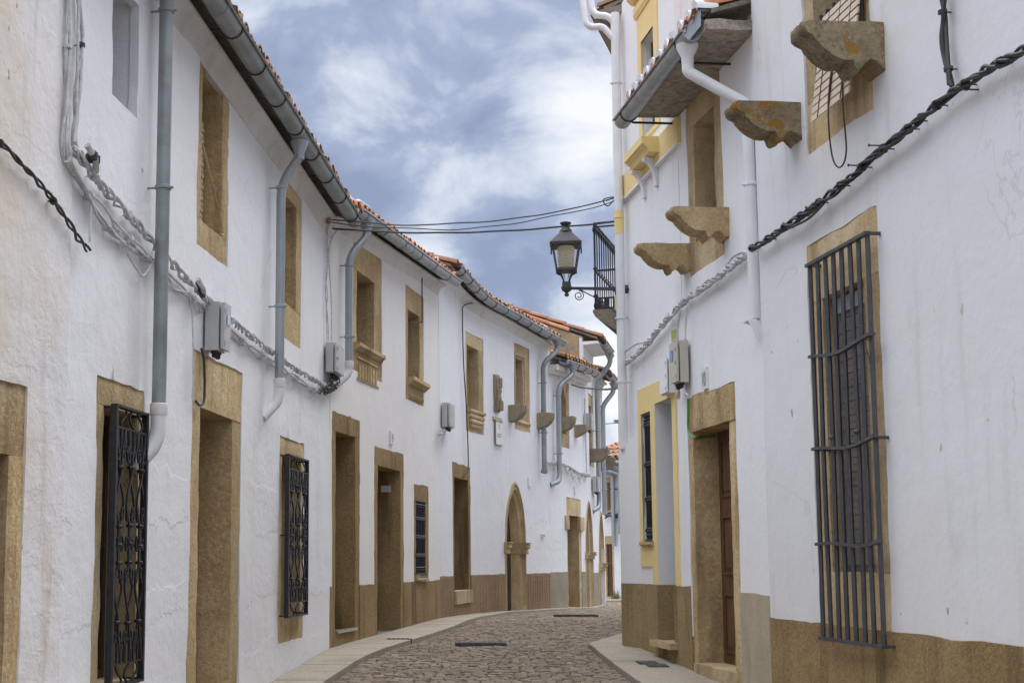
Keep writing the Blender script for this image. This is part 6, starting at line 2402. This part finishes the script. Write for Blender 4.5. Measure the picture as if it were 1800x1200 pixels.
# ---- street lamp on its bracket
def street_lamp():
    base = R.P(*R.hit(1095, 508, .06), .06)
    zA = base.z
    x0 = R.hit(996, 508, .60)
    # lamp axis: straight out from the wall
    nrm = R.n[-1]
    n3 = Vector((nrm.x, nrm.y, 0))
    r1 = ray(996, 508); r1 /= 1
    # distance along the arm that brings the lamp axis onto the measured sight line
    t_ = (base.x * r1.y - base.y * r1.x) / (r1.x * n3.y - r1.y * n3.x)
    ax = base + n3 * t_
    T = thing('street_lamp', 'charcoal street lantern on a scrolled iron bracket beside the balcony', 'street lamp', base)
    u = n3.normalized(); v = Vector((-u.y, u.x, 0))
    ang = math.radians(-13)
    u2 = u * math.cos(ang) + v * math.sin(ang); v2 = -u * math.sin(ang) + v * math.cos(ang)
    def sq(h, z):
        return [ax + u2 * a * h + v2 * b * h + Vector((0, 0, z)) for a, b in ((-1, -1), (1, -1), (1, 1), (-1, 1))]
    # arm
    mb = MB()
    mb.box8([base + v * .018 - Vector((0, 0, .018)), base - v * .018 - Vector((0, 0, .018)), ax - v * .014 - Vector((0, 0, .014)), ax + v * .014 - Vector((0, 0, .014)),
             base + v * .018 + Vector((0, 0, .018)), base - v * .018 + Vector((0, 0, .018)), ax - v * .014 + Vector((0, 0, .014)), ax + v * .014 + Vector((0, 0, .014))])
    arm = sub(mb, 'arm', 'lantern', T, False)
    mb = MB()
    L_ = (ax - base).length
    mb.tube([base + u * .04 - Vector((0, 0, .32)), base + u * .22 - Vector((0, 0, .16)), base + u * (L_ - .16) - Vector((0, 0, .018))], .007, 6)
    c = base + u * (L_ - .14) - Vector((0, 0, .085))
    sp = []
    for q in range(34):
        a = math.pi * .5 + q / 33 * math.pi * 3.3
        rr_ = .062 * (1 - q / 33 * .72)
        sp.append(c + u * rr_ * math.cos(a) * 1 + Vector((0, 0, rr_ * math.sin(a))))
    mb.tube(sp, .006, 6)
    sub(mb, 'scroll_brace', 'lantern', arm)
    # stem below the cage
    mb = MB()
    mb.lathe(ax - Vector((0, 0, .10)), [(.006, 0), (.026, .012), (.028, .03), (.014, .045), (.03, .055), (.055, .075), (.062, .10), (.062, .118), (.052, .125), (.05, .17), (.03, .175)], 14)
    stem = sub(mb, 'stem', 'lantern', T)
    zc = .05
    zb, zt = .205, .49
    hb, ht = .108, .150
    # four curved prongs from stem to cage
    for a, b in ((-1, -1), (1, -1), (1, 1), (-1, 1)):
        d = (u2 * a + v2 * b).normalized()
        mb = MB()
        mb.tube(catmull([ax + d * .045 + Vector((0, 0, .07)), ax + d * .06 + Vector((0, 0, .12)), ax + d * .095 + Vector((0, 0, .17)), ax + d * .13 + Vector((0, 0, .185)), ax + d * hb * 1.38 + Vector((0, 0, zb))], 5), .010, 6)
        sub(mb, 'prong', 'lantern', stem)
    mb = MB()
    lo, hi = sq(hb + .012, zb - .012), sq(hb + .014, zb + .012)
    mb.box8(lo + hi)
    for a, b in zip(sq(hb, zb + .012), sq(ht, zt)):
        mb.tube([a, b], .011, 5)
    mb.box8(sq(ht + .022, zt) + sq(ht + .026, zt + .026))
    lo, hi = sq(ht + .022, zt - .05), sq(ht + .024, zt + .02)
    for k in range(4):     # corner lugs of the roof rim
        p = lo[k]; q = hi[k]
        mb.tube([p, q], .009, 5)
    cage = sub(mb, 'lantern_frame', 'lantern', T)
    mb = MB()
    a, b = sq(hb - .004, zb + .014), sq(ht - .004, zt - .002)
    for k in range(4):
        k2 = (k + 1) % 4
        mb.quad(a[k], a[k2], b[k2], b[k])
    sub(mb, 'lantern_glass', 'glass', cage, False)
    mb = MB()
    prof = [(ht + .024, zt + .026), (ht - .0, zt + .055), (.055, zt + .168), (.048, zt + .175)]
    rings = [sq(h, z) for h, z in prof]
    ids = mb.ring_strip(rings, True)
    mb.face(*ids[-1])
    roof = sub(mb, 'lantern_roof', 'lantern', T, False)
    mb = MB()
    mb.lathe(ax + Vector((0, 0, zt + .17)), [(.075, 0), (.07, .015), (.045, .05), (.034, .065), (.066, .10), (.066, .108), (.03, .12), (.01, .125)], 16)
    sub(mb, 'finial', 'lantern', roof)
    # ribbed reflector and bulb
    mb = MB()
    prof = []
    z0 = zt - .255
    for k in range(8):
        zz = z0 + k * .031
        prof += [(.086 + .001 * k, zz), (.096 + .001 * k, zz + .008), (.086 + .001 * k, zz + .018)]
    prof += [(.09, z0 + .25)]
    mb.lathe(ax, prof, 24)
    sub(mb, 'ribbed_reflector', 'cream', cage)
    mb = MB()
    mb.lathe(ax, [(.022, .075), (.022, .12), (.03, .14), (.042, .185), (.03, .205)], 12)
    sub(mb, 'bulb', 'glass', cage)
    # wall plate
    mb = MB()
    mb.tube([base - u * .06, base + u * .012], .05, 4)
    mb.tube([base - Vector((0, 0, .34)) - u * .06, base - Vector((0, 0, .34)) + u * .05], .012, 6)
    sub(mb, 'wall_plate', 'lantern', T)


street_lamp()

# ---- small bracket at the far end
T = thing('wall_bracket', 'thin black iron bracket on the far closing house', 'bracket', F1.P(F1.S(1070, 860), F1.Z(1070, 860), 0))
mb = MB()
b0 = F1.P(F1.S(1068, 860), F1.Z(1068, 860), .0)
mb.tube([b0, b0 + Vector((.0, -.3, 0)), b0 + Vector((.28, -.4, 0))], .02, 6)
mb.tube([b0 + Vector((.28, -.4, 0)), b0 + Vector((.28, -.4, -.9))], .014, 6)
sub(mb, 'bracket_arm', 'iron', T)

# ---- covers in the ground
def cover(label, cx, cy, w, h, mat='cover', slots=True, name='drain_cover'):
    x, y = ghit(cx, cy)
    z = ground_z(y)
    T = thing(name, label, 'cover', (x, y, z), 'iron covers in the ground')
    mb = MB()
    zz = z + .022
    mb.box8([(x - w, y - h, z - .05), (x + w, y - h, z - .05), (x + w, y + h, z - .05), (x - w, y + h, z - .05)] + [(a, b, ground_z(b) + .03) for a, b in ((x - w, y - h), (x + w, y - h), (x + w, y + h), (x - w, y + h))])
    sub(mb, 'cover_frame', mat, T, False)
    mb = MB()
    n = max(3, int(w / .03))
    for k in range(n):
        a = x - w * .9 + 1.8 * w * k / n
        mb.box8([(a, y - h * .8, z), (a + w / n, y - h * .8, z), (a + w / n, y + h * .8, z), (a, y + h * .8, z)] + [(p, q, ground_z(q) + .034) for p, q in ((a, y - h * .8), (a + w / n, y - h * .8), (a + w / n, y + h * .8), (a, y + h * .8))])
    sub(mb, 'grating', mat, T, False)


cover('wide iron grating set across the cobbled road', 845, 1133, .29, .10, 'cover')
cover('flat dark iron cover in the right pavement, farther of two', 1138, 1168, .10, .12)
cover('dark grooved iron cover in the right pavement, nearer of two', 1155, 1173, .10, .11)
cover('narrow dark channel crossing the left pavement by the tan doorways', 702, 1126, .15, .04)
cover('faint iron cover in the road at the far bend', 1012, 1083, .34, .12)

# tufts at the foot of the far house
T = thing('grass_tuft', 'dry grass tuft at the foot of the far white house', 'grass tuft', F1.P(F1.S(1087, 1050), 0.02, .1))
mb = MB()
rr = random.Random(9)
c = F1.P(F1.S(1086, 1050), ground_z(38.9), .08)
for k in range(70):
    a = rr.uniform(0, 6.28); b = rr.uniform(.0, .16); h = rr.uniform(.12, .34)
    p = c + Vector((b * math.cos(a) * 1.3, b * math.sin(a) * .4, 0))
    q = p + Vector((rr.uniform(-.08, .08), rr.uniform(-.05, .05), h))
    mb.v += [tuple(p + Vector((-.008, 0, 0))), tuple(p + Vector((.008, 0, 0))), tuple(q)]
    n = len(mb.v)
    mb.face(n - 3, n - 2, n - 1)
sub(mb, 'blades', 'moss', T, False)
